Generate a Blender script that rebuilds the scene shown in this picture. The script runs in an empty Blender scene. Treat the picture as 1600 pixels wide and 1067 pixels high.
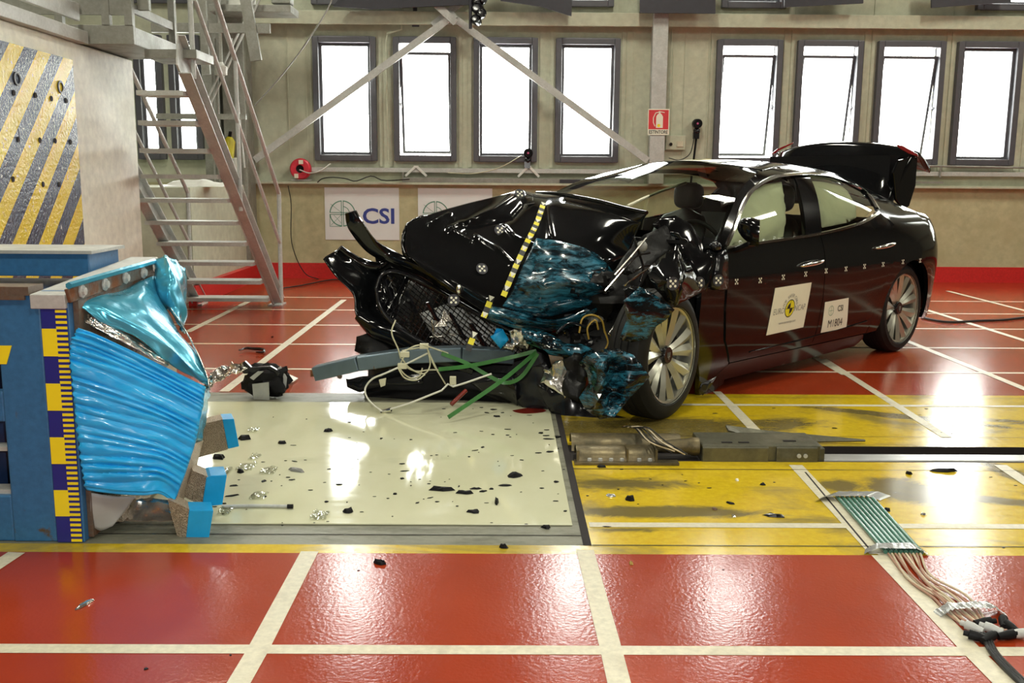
import bpy, bmesh, math, random
import numpy as np
from mathutils import Vector, Matrix, noise
from mathutils.geometry import delaunay_2d_cdt
SC = bpy.context.scene
COL = SC.collection
rnd = random.Random(7)
# ------------------------------------------------------------------ camera, world, exposure, lights
CAM = dict(f=1516.93, x=-.308127, y=-2.521726, z=1.298394, yaw=.00830029, pitch=.1668144, roll=.0071186)
_cy, _sy = math.cos(CAM['yaw']), math.sin(CAM['yaw'])
_cp, _sp = math.cos(CAM['pitch']), math.sin(CAM['pitch'])
FWD = np.array([_sy*_cp, _cy*_cp, -_sp]); RGT = np.array([_cy, -_sy, 0.0]); UPV = np.cross(RGT, FWD)
_c, _s = math.cos(CAM['roll']), math.sin(CAM['roll'])
RGT, UPV = RGT*_c + UPV*_s, -RGT*_s + UPV*_c
CP = np.array([CAM['x'], CAM['y'], CAM['z']])
cd = bpy.data.cameras.new('camera'); cam = bpy.data.objects.new('camera', cd); COL.objects.link(cam)
cd.sensor_width = 36; cd.lens = CAM['f']*36/1600; cd.clip_start = .05; cd.clip_end = 200
M = Matrix(((RGT[0], UPV[0], -FWD[0], CP[0]), (RGT[1], UPV[1], -FWD[1], CP[1]), (RGT[2], UPV[2], -FWD[2], CP[2]), (0, 0, 0, 1)))
cam.matrix_world = M
SC.camera = cam
SC.view_settings.view_transform = 'Standard'; SC.view_settings.look = 'None'
SC.view_settings.gamma = 1; SC.view_settings.use_curve_mapping = False
SC.view_settings.exposure = 0.0
W_ = bpy.data.worlds.new('sky'); SC.world = W_; W_.use_nodes = True
W_.node_tree.nodes['Background'].inputs[0].default_value = (1.0, 1.0, .93, 1)
W_.node_tree.nodes['Background'].inputs[1].default_value = 20.0
def area(name, loc, size, power, col=(1, .97, .80), rot=(0, 0, 0), sy=None):
    l = bpy.data.lights.new(name, 'AREA'); l.energy = power; l.color = col; l.size = size
    if sy: l.shape = 'RECTANGLE'; l.size_y = sy
    o = bpy.data.objects.new(name, l); COL.objects.link(o); o.location = loc; o.rotation_euler = rot
    return o
for lx in (-3.5, 1.0, 5.5, 10):
    for ly in (-3.0, 2.0, 7.0):
        area('ceiling_lamp_light', (lx, ly, 5.62), .30, 88, sy=1.3)
area('flash_light', (-.2, -2.45, 1.42), .05, 48, (1, .97, .90), (math.radians(79), 0, 0))

# ------------------------------------------------------------------ where things stand
def ray(px, py): return RGT*(px-800)/CAM['f'] - UPV*(py-533.5)/CAM['f'] + FWD
def hit(px, py, n, k):
    d = ray(px, py); n = np.array(n, float); return CP + d*((k - n@CP)/(n@d))
def G(px, py, z=0.0): return hit(px, py, (0, 0, 1), z)
def PY(px, py, Y): return hit(px, py, (0, 1, 0), Y)
def PX(px, py, X): return hit(px, py, (1, 0, 0), X)

# ------------------------------------------------------------------ materials
MATS = {}
def nt(name):
    m = bpy.data.materials.new(name); m.use_nodes = True; t = m.node_tree; b = t.nodes['Principled BSDF']
    MATS[name] = m
    return m, t, b
def node(t, typ, **kw):
    n = t.nodes.new(typ)
    for k, v in kw.items():
        if k in n.inputs.keys(): n.inputs[k].default_value = v
        else: setattr(n, k, v)
    return n
def ramp(t, fac, stops):
    r = t.nodes.new('ShaderNodeValToRGB'); t.links.new(fac, r.inputs[0]); e = r.color_ramp.elements
    while len(e) < len(stops): e.new(.5)
    for i, (p, c) in enumerate(stops):
        e[i].position = p; e[i].color = (*c, 1) if len(c) == 3 else c
    return r.outputs[0]
def mixc(t, fac, a, b):
    n = t.nodes.new('ShaderNodeMix'); n.data_type = 'RGBA'
    for s, v in ((0, fac), (6, a), (7, b)):
        if hasattr(v, 'links'): t.links.new(v, n.inputs[s])
        elif isinstance(v, (int, float)): n.inputs[s].default_value = v
        else: n.inputs[s].default_value = (*v, 1)
    return n.outputs[2]
def tex(t, scale, detail=4, rough=.6, stretch=(1, 1, 1), off=(0, 0, 0), kind='noise', dist=0):
    tc = t.nodes.new('ShaderNodeTexCoord'); mp = t.nodes.new('ShaderNodeMapping')
    mp.inputs['Scale'].default_value = stretch; mp.inputs['Location'].default_value = off
    t.links.new(tc.outputs['Object'], mp.inputs[0])
    if kind == 'noise':
        n = node(t, 'ShaderNodeTexNoise', Scale=scale, Detail=detail, Roughness=rough, Distortion=dist)
    else:
        n = node(t, 'ShaderNodeTexVoronoi', Scale=scale)
    t.links.new(mp.outputs[0], n.inputs['Vector'])
    return n.outputs[0]
def bump(t, b, h, strength=.1, dist=.01):
    n = t.nodes.new('ShaderNodeBump'); n.inputs['Strength'].default_value = strength; n.inputs['Distance'].default_value = dist
    t.links.new(h, n.inputs['Height']); t.links.new(n.outputs[0], b.inputs['Normal'])
def simple(name, col, rough=.5, metal=0, var=.12, scale=12, bmp=0, coat=0, spec=.5, bscale=None, stretch=(1, 1, 1), emit=None):
    m, t, b = nt(name)
    n = tex(t, scale, stretch=stretch)
    c = ramp(t, n, [(.25, tuple(max(0, x*(1-var)) for x in col)), (.75, tuple(min(1, x*(1+var)) for x in col))])
    t.links.new(c, b.inputs['Base Color'])
    b.inputs['Roughness'].default_value = rough; b.inputs['Metallic'].default_value = metal
    b.inputs['Coat Weight'].default_value = coat; b.inputs['Coat Roughness'].default_value = .03
    b.inputs['Specular IOR Level'].default_value = spec
    if bmp: bump(t, b, tex(t, bscale or scale*4), bmp, .004)
    if emit:
        b.inputs['Emission Color'].default_value = (*col, 1); b.inputs['Emission Strength'].default_value = emit
    return m
def worn(name, base, dirt, lo=.5, hi=.7, scale=3, rough=.4, r2=.6, stretch=(1, 1, 1), metal=0, bmp=.1, detail=8, spec=.5, fine=None):
    m, t, b = nt(name)
    n = tex(t, scale, detail, .65, stretch)
    f = ramp(t, n, [(lo, (0, 0, 0)), (hi, (1, 1, 1))])
    n2 = tex(t, scale*9, 3, .6, stretch)
    bc = ramp(t, n2, [(.3, tuple(x*.85 for x in base)), (.7, tuple(min(1, x*1.1) for x in base))])
    t.links.new(mixc(t, f, bc, dirt), b.inputs['Base Color'])
    r = ramp(t, f, [(0, (rough,)*3), (1, (r2,)*3)]); t.links.new(r, b.inputs['Roughness'])
    b.inputs['Metallic'].default_value = metal; b.inputs['Specular IOR Level'].default_value = spec
    if bmp: bump(t, b, n2 if fine is None else tex(t, fine, 3), bmp, .004)
    return m
# floor paints
m, t, b = nt('red_epoxy')
n = tex(t, 1.3, 5, .6); f2 = tex(t, 9, 4, .6)
c1 = ramp(t, n, [(.3, (.28, .030, .008)), (.7, (.35, .042, .011))])
t.links.new(c1, b.inputs['Base Color'])
t.links.new(ramp(t, f2, [(.3, (.15,)*3), (.7, (.20,)*3)]), b.inputs['Roughness'])
bump(t, b, tex(t, 75, 2, .5), .16, .004); b.inputs['Specular IOR Level'].default_value = .5
m, t, b = nt('yellow_paint')
n = tex(t, 1.15, 7, .62, (1, 2.1, 1), (3.1, .4, 0), dist=.8); sc = tex(t, 3.0, 9, .75, (.35, 5, 1), (0, 2, 0)); g = tex(t, 30, 5, .7)
f = ramp(t, n, [(.52, (0, 0, 0)), (.64, (.7, .7, .7))]); f3 = ramp(t, sc, [(.60, (0, 0, 0)), (.72, (.6, .6, .6))])
base = ramp(t, g, [(.3, (.54, .375, .010)), (.65, (.66, .475, .016))])
x = mixc(t, f, base, (.16, .13, .05)); x = mixc(t, f3, x, (.15, .12, .05))
tcs = t.nodes.new('ShaderNodeTexCoord'); msk = None; nz = tex(t, 4.5, 8, .75, (1, 1.6, 1), (7, 1, 0), dist=1.2)
for (sx_, sy_, rx_, ry_, an_, st_) in ((.45, 2.45, .95, .34, 0, 1.0), (1.15, 2.55, .5, .22, .2, .6), (.32, 1.15, .55, .10, 0, .9), (.25, 1.5, .45, .14, 0, .6), (1.42, 1.42, .22, .30, .5, .9), (1.15, 1.5, .18, .16, 0, .7), (2.02, 1.55, .10, .5, .25, 1.0), (2.2, 1.05, .09, .6, .75, .9), (2.75, 1.25, .10, .6, .45, 1.0), (1.75, 1.3, .5, .08, -.3, .8), (1.9, 2.75, .9, .10, -.45, .8), (.15, .95, .3, .05, 0, .5), (2.6, 2.6, .7, .12, -.3, .5)):
    mp_ = t.nodes.new('ShaderNodeMapping'); mp_.vector_type = 'TEXTURE'; mp_.inputs['Location'].default_value = (sx_, sy_, 0); mp_.inputs['Rotation'].default_value = (0, 0, an_); mp_.inputs['Scale'].default_value = (rx_, ry_, 1)
    t.links.new(tcs.outputs['Object'], mp_.inputs[0]); gr2 = t.nodes.new('ShaderNodeTexGradient'); gr2.gradient_type = 'SPHERICAL'; t.links.new(mp_.outputs[0], gr2.inputs[0])
    mu_ = t.nodes.new('ShaderNodeMath'); mu_.operation = 'MULTIPLY'; t.links.new(gr2.outputs['Fac'], mu_.inputs[0]); mu_.inputs[1].default_value = st_
    if msk is None: msk = mu_.outputs[0]
    else:
        mx_ = t.nodes.new('ShaderNodeMath'); mx_.operation = 'MAXIMUM'; t.links.new(msk, mx_.inputs[0]); t.links.new(mu_.outputs[0], mx_.inputs[1]); msk = mx_.outputs[0]
ad_ = t.nodes.new('ShaderNodeMath'); ad_.operation = 'ADD'; t.links.new(msk, ad_.inputs[0]); t.links.new(nz, ad_.inputs[1])
fs_ = ramp(t, ad_.outputs[0], [(.66, (0, 0, 0)), (.92, (.9, .9, .9))])
x = mixc(t, fs_, x, (.12, .095, .035))
t.links.new(x, b.inputs['Base Color']); t.links.new(ramp(t, g, [(.3, (.13,)*3), (.7, (.26,)*3)]), b.inputs['Roughness'])
bump(t, b, g, .06, .004)
worn('tape_cream', (.62, .58, .44), (.42, .38, .28), .55, .75, 5, .4, .55, bmp=.03)
worn('concrete_strip', (.20, .20, .15), (.09, .09, .06), .48, .7, 4, .45, .6, (1, 3, 1), bmp=.25)
m, t, b = nt('steel_plate_white')
n = tex(t, 2.0, 6, .6, (1, .5, 1)); sx = tex(t, 4, 6, .7, (.25, 6, 1), (1, 1, 0))
c = ramp(t, n, [(.35, (.60, .60, .41)), (.7, (.68, .68, .50))])
sm = ramp(t, tex(t, 1.7, 5, .5, (1, 2, 1), (5, 2, 0)), [(.62, (0, 0, 0)), (.75, (.35, .35, .35))])
t.links.new(mixc(t, sm, c, (.34, .34, .25)), b.inputs['Base Color'])
t.links.new(ramp(t, sx, [(.4, (.05,)*3), (.8, (.16,)*3)]), b.inputs['Roughness']); b.inputs['Specular IOR Level'].default_value = .7
worn('wall_beige', (.50, .52, .40), (.43, .43, .31), .45, .75, 1.2, .7, .8, bmp=.04)
worn('wall_low', (.47, .45, .27), (.39, .36, .20), .45, .75, 1.2, .7, .8, bmp=.05)
worn('baseboard_red', (.58, .022, .02), (.50, .35, .3), .66, .7, 6, .4, .6, bmp=.03)
simple('ceiling_paint', (.09, .09, .085), .8, var=.05)
simple('far_wall_paint', (.14, .14, .12), .8, var=.1, scale=1)
worn('block_plaster', (.74, .73, .62), (.66, .63, .52), .5, .8, 1.5, .55, .7, bmp=.2, fine=60)
worn('galv', (.52, .53, .51), (.40, .41, .39), .4, .7, 6, .42, .55, metal=.08, bmp=.05)
worn('steel_grey', (.30, .30, .27), (.20, .20, .17), .4, .7, 5, .45, .6, metal=.3, bmp=.05)
simple('frame_dark', (.085, .085, .10), .4, var=.1)  # dark grey lifted so the window flare is in the frame colour
simple('panel_dark', (.035, .035, .045), .6)
worn('blue_paint', (.035, .15, .33), (.09, .06, .03), .63, .69, 5, .4, .7, bmp=.15)
worn('blue_dark', (.012, .035, .11), (.02, .05, .12), .5, .7, 4, .45, .6, bmp=.1)
worn('rusty_steel', (.17, .13, .10), (.20, .07, .02), .5, .65, 8, .45, .8, metal=.4, bmp=.2)
worn('dirty_steel', (.17, .135, .07), (.07, .06, .035), .42, .65, 9, .38, .6, metal=.55, bmp=.25)
worn('trolley_steel', (.16, .155, .11), (.07, .07, .05), .45, .7, 6, .3, .5, metal=.5, bmp=.12)
simple('rail_steel', (.62, .62, .62), .35, .8, var=.2, scale=5)
simple('dark_gap', (.012, .008, .008), .8)
simple('ruler_yellow', (.93, .74, .02), .35, var=.03)
simple('ruler_blue', (.02, .025, .22), .35, var=.05)
m, t, b = nt('cyan_foil')
n = tex(t, 7, 5, .6, (.6, 1, 4)); t.links.new(ramp(t, n, [(.3, (.006, .33, .78)), (.7, (.02, .46, .92))]), b.inputs['Base Color'])
b.inputs['Roughness'].default_value = .33; b.inputs['Coat Weight'].default_value = .35; b.inputs['Coat Roughness'].default_value = .1; bump(t, b, n, .25, .01)
m, t, b = nt('cyan_sheet')
n = tex(t, 5, 4, .6); t.links.new(ramp(t, n, [(.3, (.05, .33, .52)), (.7, (.10, .50, .68))]), b.inputs['Base Color'])
b.inputs['Roughness'].default_value = .22; b.inputs['Metallic'].default_value = .45; bump(t, b, n, .35, .02)
simple('cyan_flat', (.008, .34, .72), .4, var=.12, bmp=.15)
simple('silver_foil', (.75, .72, .66), .18, .95, var=.2, scale=25, bmp=.5, bscale=45)
simple('grey_paper', (.36, .36, .35), .6, var=.08)
m, t, b = nt('honeycomb')
v = tex(t, 260, kind='vor'); t.links.new(ramp(t, v, [(.15, (.16, .12, .08)), (.45, (.58, .47, .34))]), b.inputs['Base Color'])
b.inputs['Roughness'].default_value = .4; b.inputs['Metallic'].default_value = .4; bump(t, b, v, .9, .01)
# car
m, t, b = nt('black_paint')
n = tex(t, 1.3, 3); t.links.new(ramp(t, n, [(.2, (.0030, .0036, .0045)), (.8, (.0050, .0052, .0055))]), b.inputs['Base Color'])
b.inputs['Roughness'].default_value = .09; b.inputs['Specular IOR Level'].default_value = .40; b.inputs['Coat Weight'].default_value = .05; b.inputs['Coat Roughness'].default_value = .02
def scraped(name, lo, hi, off=(0, 0, 0), scale=5):
    m, t, b = nt(name)
    n = tex(t, scale, 9, .74, (1, 1, 4.2), off, dist=.7); n2 = tex(t, 8, 8, .72, (1, 1, 3.2), (4, 4, 4), dist=1.0)
    f = ramp(t, n, [(lo, (0, 0, 0)), (hi, (1, 1, 1))])
    f2 = ramp(t, n2, [(.38, (.03, .03, .03)), (.56, (1, 1, 1))])
    mm = t.nodes.new('ShaderNodeMath'); mm.operation = 'MULTIPLY'; t.links.new(f, mm.inputs[0]); t.links.new(f2, mm.inputs[1])
    c = ramp(t, n2, [(.3, (.005, .065, .11)), (.7, (.024, .21, .32))])
    t.links.new(mixc(t, mm.outputs[0], (.004, .0045, .005), c), b.inputs['Base Color'])
    t.links.new(ramp(t, mm.outputs[0], [(0, (.10,)*3), (1, (.45,)*3)]), b.inputs['Roughness'])
    b.inputs['Coat Weight'].default_value = .3; b.inputs['Coat Roughness'].default_value = .05
scraped('scraped_paint', .36, .60)
scraped('scraped_light', .48, .56, (2, 1, 0), 5)
simple('black_plastic', (.007, .007, .008), .5, var=.2, bmp=.1, spec=.16)
simple('black_gloss_plastic', (.008, .008, .010), .18, var=.1)
simple('rubber', (.010, .010, .0095), .6, var=.2, bmp=.1, spec=.25)
simple('engine_dark', (.009, .009, .009), .38, .0, var=.5, scale=14, bmp=.4, spec=.2)
simple('alloy', (.50, .50, .42), .28, .75, var=.05)
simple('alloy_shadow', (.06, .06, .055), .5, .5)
simple('chrome', (.75, .74, .68), .12, 1, var=.03)
simple('beam_steel', (.14, .19, .23), .33, .7, var=.12, scale=8)
simple('airbag', (.82, .84, .68), .75, var=.05, bmp=.3, bscale=30)
simple('seat_leather', (.015, .015, .015), .45)
simple('mirror_glass', (.62, .50, .48), .06, .9, var=.3)
simple('red_lens', (.26, .006, .01), .12, var=.1, coat=.5)
simple('sticker_white', (.80, .79, .66), .45, var=.02)
simple('sticker_yellow', (.80, .70, .02), .4, var=.03)
simple('sticker_black', (.012, .012, .014), .45)
simple('sticker_grey', (.25, .25, .24), .45)
simple('sticker_green', (.05, .22, .14), .5)
simple('banner_white', (.72, .74, .74), .3, var=.02)
simple('banner_blue', (.03, .05, .27), .4, var=.02)
simple('sign_red', (.62, .04, .05), .4, var=.03)
simple('green_strap', (.05, .19, .045), .35, var=.3, bmp=.3)
simple('white_pipe', (.66, .66, .58), .25, var=.05, coat=.3)
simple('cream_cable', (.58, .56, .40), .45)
simple('gold_wire', (.38, .25, .04), .4, .2)
simple('green_tube', (.07, .20, .15), .22, var=.25, coat=.4)
simple('tan_cable', (.42, .24, .17), .45, var=.1)
simple('cream_wire', (.62, .53, .38), .45, var=.1)
simple('duct_tape', (.42, .43, .42), .22, .5, var=.15, bmp=.4)
simple('black_cable', (.012, .012, .012), .5)
simple('grey_cable', (.28, .28, .26), .5)
simple('reel_red', (.62, .02, .045), .4)
simple('lens_pink', (.6, .1, .25), .2)
simple('ext_yellow', (.58, .50, .02), .4)
simple('white_plastic', (.66, .66, .62), .4)
simple('orange_fluid', (.16, .012, .006), .25, var=.3)
simple('lamp_glow', (1, .96, .86), .4, emit=9)
m, t, b = nt('window_glass')
b.inputs['Roughness'].default_value = 0
def glass(name, tint, ior=1.5, gain=1.0):
    m, t, b = nt(name); o = t.nodes['Material Output']; t.nodes.remove(b)
    tr = node(t, 'ShaderNodeBsdfTransparent', Color=(*tint, 1)); gl = node(t, 'ShaderNodeBsdfGlossy', Color=(1, 1, 1, 1), Roughness=.01)
    fr = node(t, 'ShaderNodeFresnel', IOR=ior); mx = t.nodes.new('ShaderNodeMixShader')
    t.links.new(fr.outputs[0], mx.inputs[0]); t.links.new(tr.outputs[0], mx.inputs[1]); t.links.new(gl.outputs[0], mx.inputs[2]); t.links.new(mx.outputs[0], o.inputs[0])
MATS.pop('window_glass'); glass('window_glass', (.93, .96, .98)); glass('car_glass', (.62, .70, .60)); glass('side_glass', (.86, .90, .78)); glass('clear_film', (.85, .87, .86), 1.7)
# diagonal warning stripes on the concrete block: object space is world space there
m, t, b = nt('warning_stripes')
tc = t.nodes.new('ShaderNodeTexCoord'); sp = t.nodes.new('ShaderNodeSeparateXYZ'); t.links.new(tc.outputs['Object'], sp.inputs[0])
def mth(t, op, a, bb):
    n = t.nodes.new('ShaderNodeMath'); n.operation = op
    for i, v in enumerate((a, bb)):
        if hasattr(v, 'links'): t.links.new(v, n.inputs[i])
        else: n.inputs[i].default_value = v
    return n.outputs[0]
q = mth(t, 'SUBTRACT', sp.outputs[1], mth(t, 'MULTIPLY', sp.outputs[2], 1.03))
STRIPE = (q, mth)
q = mth(t, 'ADD', mth(t, 'DIVIDE', q, .36), .1+20)
q = mth(t, 'FRACT', q, 0)
st = mth(t, 'GREATER_THAN', q, .5)
wear = ramp(t, tex(t, 22, 6, .7), [(.62, (0, 0, 0)), (.68, (1, 1, 1))])
c = mixc(t, st, (.70, .52, .02), (.035, .045, .085)); c = mixc(t, mth(t, 'MULTIPLY', wear, .6), c, (.6, .58, .5))
t.links.new(c, b.inputs['Base Color']); b.inputs['Roughness'].default_value = .25; bump(t, b, tex(t, 45, 3), .6, .01)

# ------------------------------------------------------------------ mesh helpers
BASE = {}
class MB:
    def __init__(s): s.v = []; s.f = []; s.m = []; s.cur = 0
    def add(s, vs, fs, mi=None):
        o = len(s.v); s.v += [tuple(map(float, p)) for p in vs]; s.f += [tuple(o+i for i in f) for f in fs]
        s.m += [s.cur if mi is None else mi]*len(fs); return s
    def box(s, a, b_, mi=None):
        (x0, y0, z0), (x1, y1, z1) = a, b_
        return s.hexa([(x0, y0, z0), (x1, y0, z0), (x1, y1, z0), (x0, y1, z0), (x0, y0, z1), (x1, y0, z1), (x1, y1, z1), (x0, y1, z1)], mi)
    def hexa(s, p, mi=None):
        return s.add(p, [(0, 3, 2, 1), (4, 5, 6, 7), (0, 1, 5, 4), (1, 2, 6, 5), (2, 3, 7, 6), (3, 0, 4, 7)], mi)
    def bar(s, a, b_, w, h, up=(0, 0, 1), mi=None):
        a = np.array(a, float); b_ = np.array(b_, float); d = b_-a; d /= np.linalg.norm(d); u = np.array(up, float)
        r = np.cross(d, u); r /= np.linalg.norm(r); u = np.cross(r, d); r = r*w/2; u = u*h/2
        return s.hexa([a-r-u, a+r-u, b_+r-u, b_-r-u, a-r+u, a+r+u, b_+r+u, b_-r+u], mi)
    def tube(s, pts, r, n=8, mi=None, cap=True):
        pts = [np.array(p, float) for p in pts]; N = len(pts); vs = []; prev = None
        rr = r if isinstance(r, (list, tuple)) else [r]*N
        for i in range(N):
            d = pts[min(i+1, N-1)]-pts[max(i-1, 0)]; d = d/(np.linalg.norm(d)+1e-12)
            if prev is None:
                a = np.array([0, 0, 1.0]) if abs(d[2]) < .9 else np.array([1.0, 0, 0])
            else: a = prev
            x = a-d*(a@d); x /= (np.linalg.norm(x)+1e-12); y = np.cross(d, x); prev = x
            for k in range(n):
                t_ = 2*math.pi*k/n; vs.append(pts[i]+(x*math.cos(t_)+y*math.sin(t_))*rr[i])
        fs = [(i*n+k, i*n+(k+1) % n, (i+1)*n+(k+1) % n, (i+1)*n+k) for i in range(N-1) for k in range(n)]
        if cap: fs += [tuple(range(n))[::-1], tuple((N-1)*n+k for k in range(n))]
        return s.add(vs, fs, mi)
    def grid(s, fn, nu, nv, mi=None, back=None):
        vs = [fn(i/nu, j/nv) for i in range(nu+1) for j in range(nv+1)]
        fs = [(i*(nv+1)+j, (i+1)*(nv+1)+j, (i+1)*(nv+1)+j+1, i*(nv+1)+j+1) for i in range(nu) for j in range(nv)]
        return s.add(vs, fs, mi)
    def lathe(s, prof, c, ax, n=48, mi=None, closed=False):
        c = np.array(c, float); ax = np.array(ax, float); ax /= np.linalg.norm(ax)
        x = np.cross(ax, (0, 0, 1.0)) if abs(ax[2]) < .9 else np.cross(ax, (1.0, 0, 0)); x /= np.linalg.norm(x); y = np.cross(ax, x)
        P = len(prof); vs = []
        for k in range(n):
            t_ = 2*math.pi*k/n; d = x*math.cos(t_)+y*math.sin(t_)
            vs += [c+ax*h+d*r for r, h in prof]
        fs = [(k*P+j, ((k+1) % n)*P+j, ((k+1) % n)*P+j+1, k*P+j+1) for k in range(n) for j in range(P-1)]
        if closed: fs += [(k*P+P-1, ((k+1) % n)*P+P-1, ((k+1) % n)*P, k*P) for k in range(n)]
        return s.add(vs, fs, mi)
    def sphere(s, c, r, n=12, mi=None, sc=(1, 1, 1)):
        c = np.array(c, float); vs = []; fs = []
        for i in range(n//2+1):
            a = math.pi*i/(n//2)
            for k in range(n):
                t_ = 2*math.pi*k/n; vs.append(c+np.array([math.sin(a)*math.cos(t_)*sc[0], math.sin(a)*math.sin(t_)*sc[1], math.cos(a)*sc[2]])*r)
        for i in range(n//2):
            for k in range(n): fs.append((i*n+k, (i+1)*n+k, (i+1)*n+(k+1) % n, i*n+(k+1) % n))
        return s.add(vs, fs, mi)
    def poly(s, pts, thick, nrm, mi=None):
        nrm = np.array(nrm, float); a = [np.array(p, float) for p in pts]; b_ = [p+nrm*thick for p in a]; n = len(a)
        return s.add(a+b_, [tuple(range(n)), tuple(range(2*n-1, n-1, -1))]+[(i, n+i, n+(i+1) % n, (i+1) % n) for i in range(n)], mi)
    def build(s, name, mats, parent=None, smooth=None, solid=None, bevel=None, subs=0, fix=True):
        if isinstance(mats, str): mats = [mats]
        base = np.array(BASE.get(parent.name, (0, 0, 0)) if parent else (0, 0, 0), float)
        me = bpy.data.meshes.new(name); me.from_pydata([tuple(np.array(p)-base) for p in s.v], [], s.f)
        for mn in mats: me.materials.append(MATS[mn])
        if len(mats) > 1: me.polygons.foreach_set('material_index', s.m)
        me.validate(); 
        bm = bmesh.new(); bm.from_mesh(me)
        if fix: bmesh.ops.remove_doubles(bm, verts=bm.verts, dist=1e-6); bmesh.ops.recalc_face_normals(bm, faces=bm.faces)
        bm.to_mesh(me); bm.free()
        if smooth is not None:
            for p in me.polygons: p.use_smooth = True
            me.set_sharp_from_angle(angle=math.radians(smooth))
        o = bpy.data.objects.new(name, me); COL.objects.link(o)
        if parent: o.parent = parent
        BASE[o.name] = base
        if subs:
            md = o.modifiers.new('subd', 'SUBSURF'); md.levels = subs; md.render_levels = subs
        if solid: md = o.modifiers.new('solid', 'SOLIDIFY'); md.thickness = abs(solid); md.offset = -1 if solid > 0 else 1
        if bevel: md = o.modifiers.new('bev', 'BEVEL'); md.width = bevel; md.segments = 2; md.limit_method = 'ANGLE'
        return o
def thing(name, label, cat, loc=(0, 0, 0), group=None):
    o = bpy.data.objects.new(name, None); COL.objects.link(o); o.location = tuple(map(float, loc)); BASE[o.name] = np.array(loc, float)
    o.empty_display_size = .1
    o['label'] = label; o['category'] = cat
    if group: o['group'] = group
    return o
def tag(o, label, cat, group=None):
    o['label'] = label; o['category'] = cat
    if group: o['group'] = group
    return o
def struct(o): o['kind'] = 'structure'; return o
def shift(o, v):
    return o
def cr(P, t_):
    P = np.asarray(P, float); n = len(P)-1; x = t_*n; i = min(int(x), n-1); f = x-i
    p0 = P[max(i-1, 0)] if i > 0 else 2*P[0]-P[1]
    p3 = P[i+2] if i+2 <= n else 2*P[n]-P[n-1]
    p1, p2 = P[i], P[i+1]
    return .5*((2*p1)+(p2-p0)*f+(2*p0-5*p1+4*p2-p3)*f*f+(3*p1-p0-3*p2+p3)*f**3)
def curve(P, n): return [cr(P, i/n) for i in range(n+1)]
def inside(p, poly):
    x, y = p; c = False; n = len(poly); j = n-1
    for i in range(n):
        xi, yi = poly[i]; xj, yj = poly[j]
        if (yi > y) != (yj > y) and x < (xj-xi)*(y-yi)/(yj-yi)+xi: c = not c
        j = i
    return c
def dens(poly, step, closed=True):
    out = []; n = len(poly)
    for i in range(n if closed else n-1):
        a = np.array(poly[i], float); b_ = np.array(poly[(i+1) % n], float); k = max(1, int(math.ceil(np.linalg.norm(b_-a)/step)))
        out += [tuple(a+(b_-a)*j/k) for j in range(k)]
    if not closed: out.append(tuple(poly[-1]))
    return out
def fill2d(poly, holes=(), step=.04):
    """constrained triangulation of a polygon with holes: points, triangles, boundary edges"""
    loops = [dens(poly, step)]+[dens(h, step) for h in holes]
    pts = []; edges = []
    for lp in loops:
        o = len(pts); n = len(lp); pts += lp; edges += [(o+i, o+(i+1) % n) for i in range(n)]
    P = np.array(pts); x0, y0 = P.min(0); x1, y1 = P.max(0)
    nx = int((x1-x0)/step)+1; ny = int((y1-y0)/step)+1
    for i in range(nx+1):
        for j in range(ny+1):
            q_ = (x0+(i+.5*(j % 2))*step, y0+j*step)
            if inside(q_, loops[0]) and not any(inside(q_, h) for h in loops[1:]):
                if ((P-np.array(q_))**2).sum(1).min() > (step*.5)**2: pts.append(q_)
    r = delaunay_2d_cdt([Vector(p) for p in pts], edges, [], 0, 1e-7)
    V, F = r[0], r[2]; out = []
    for f in F:
        c = sum((Vector(V[i]) for i in f), Vector((0, 0)))/len(f)
        if inside((c.x, c.y), loops[0]) and not any(inside((c.x, c.y), h) for h in loops[1:]): out.append(tuple(f))
    return [tuple(v) for v in V], out
def textpts(body, size=1.0, align='CENTER', bold=0.0):
    cu = bpy.data.curves.new('txt', 'FONT'); cu.body = body; cu.size = size; cu.align_x = align; cu.align_y = 'CENTER'; cu.resolution_u = 3
    cu.offset = bold
    ob = bpy.data.objects.new('txt', cu); COL.objects.link(ob); bpy.context.view_layer.update()
    me = bpy.data.meshes.new_from_object(ob.evaluated_get(bpy.context.evaluated_depsgraph_get()))
    V = [tuple(v.co) for v in me.vertices]; F = [tuple(p.vertices) for p in me.polygons]
    bpy.data.objects.remove(ob); bpy.data.curves.remove(cu); bpy.data.meshes.remove(me)
    return V, F
def disk2(cx, cy, r0, r1, a0=0, a1=360, n=24):
    V = []; F = []
    for i in range(n+1):
        a = math.radians(a0+(a1-a0)*i/n); V += [(cx+r0*math.cos(a), cy+r0*math.sin(a), 0), (cx+r1*math.cos(a), cy+r1*math.sin(a), 0)]
    F = [(2*i, 2*i+1, 2*i+3, 2*i+2) for i in range(n)]
    return V, F
# ------------------------------------------------------------------ hall: floor
YW = 10.03
mb = MB(); R_, Y_, T_, C_, D_ = 0, 1, 2, 3, 4
FM = ['red_epoxy', 'yellow_paint', 'tape_cream', 'concrete_strip', 'dark_gap']
def rect(x0, y0, x1, y1, mi, z=0.0): mb.add([(x0, y0, z), (x1, y0, z), (x1, y1, z), (x0, y1, z)], [(0, 1, 2, 3)], mi)
XL, XR, YB = -9.0, 15.0, -8.0
rect(XL, YB, XR, .71, R_)
rect(XL, .71, 0.0, .79, Y_); rect(0, .71, XR, 1.85, Y_); rect(0, 2.12, XR, 3.29, Y_)
rect(XL, 3.26, 0, 11, R_); rect(0, 3.29, XR, 11, R_)
rect(XL, .79, 0, 3.26, C_)
rect(0, 1.85, .85, 2.12, D_, -.002)
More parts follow.
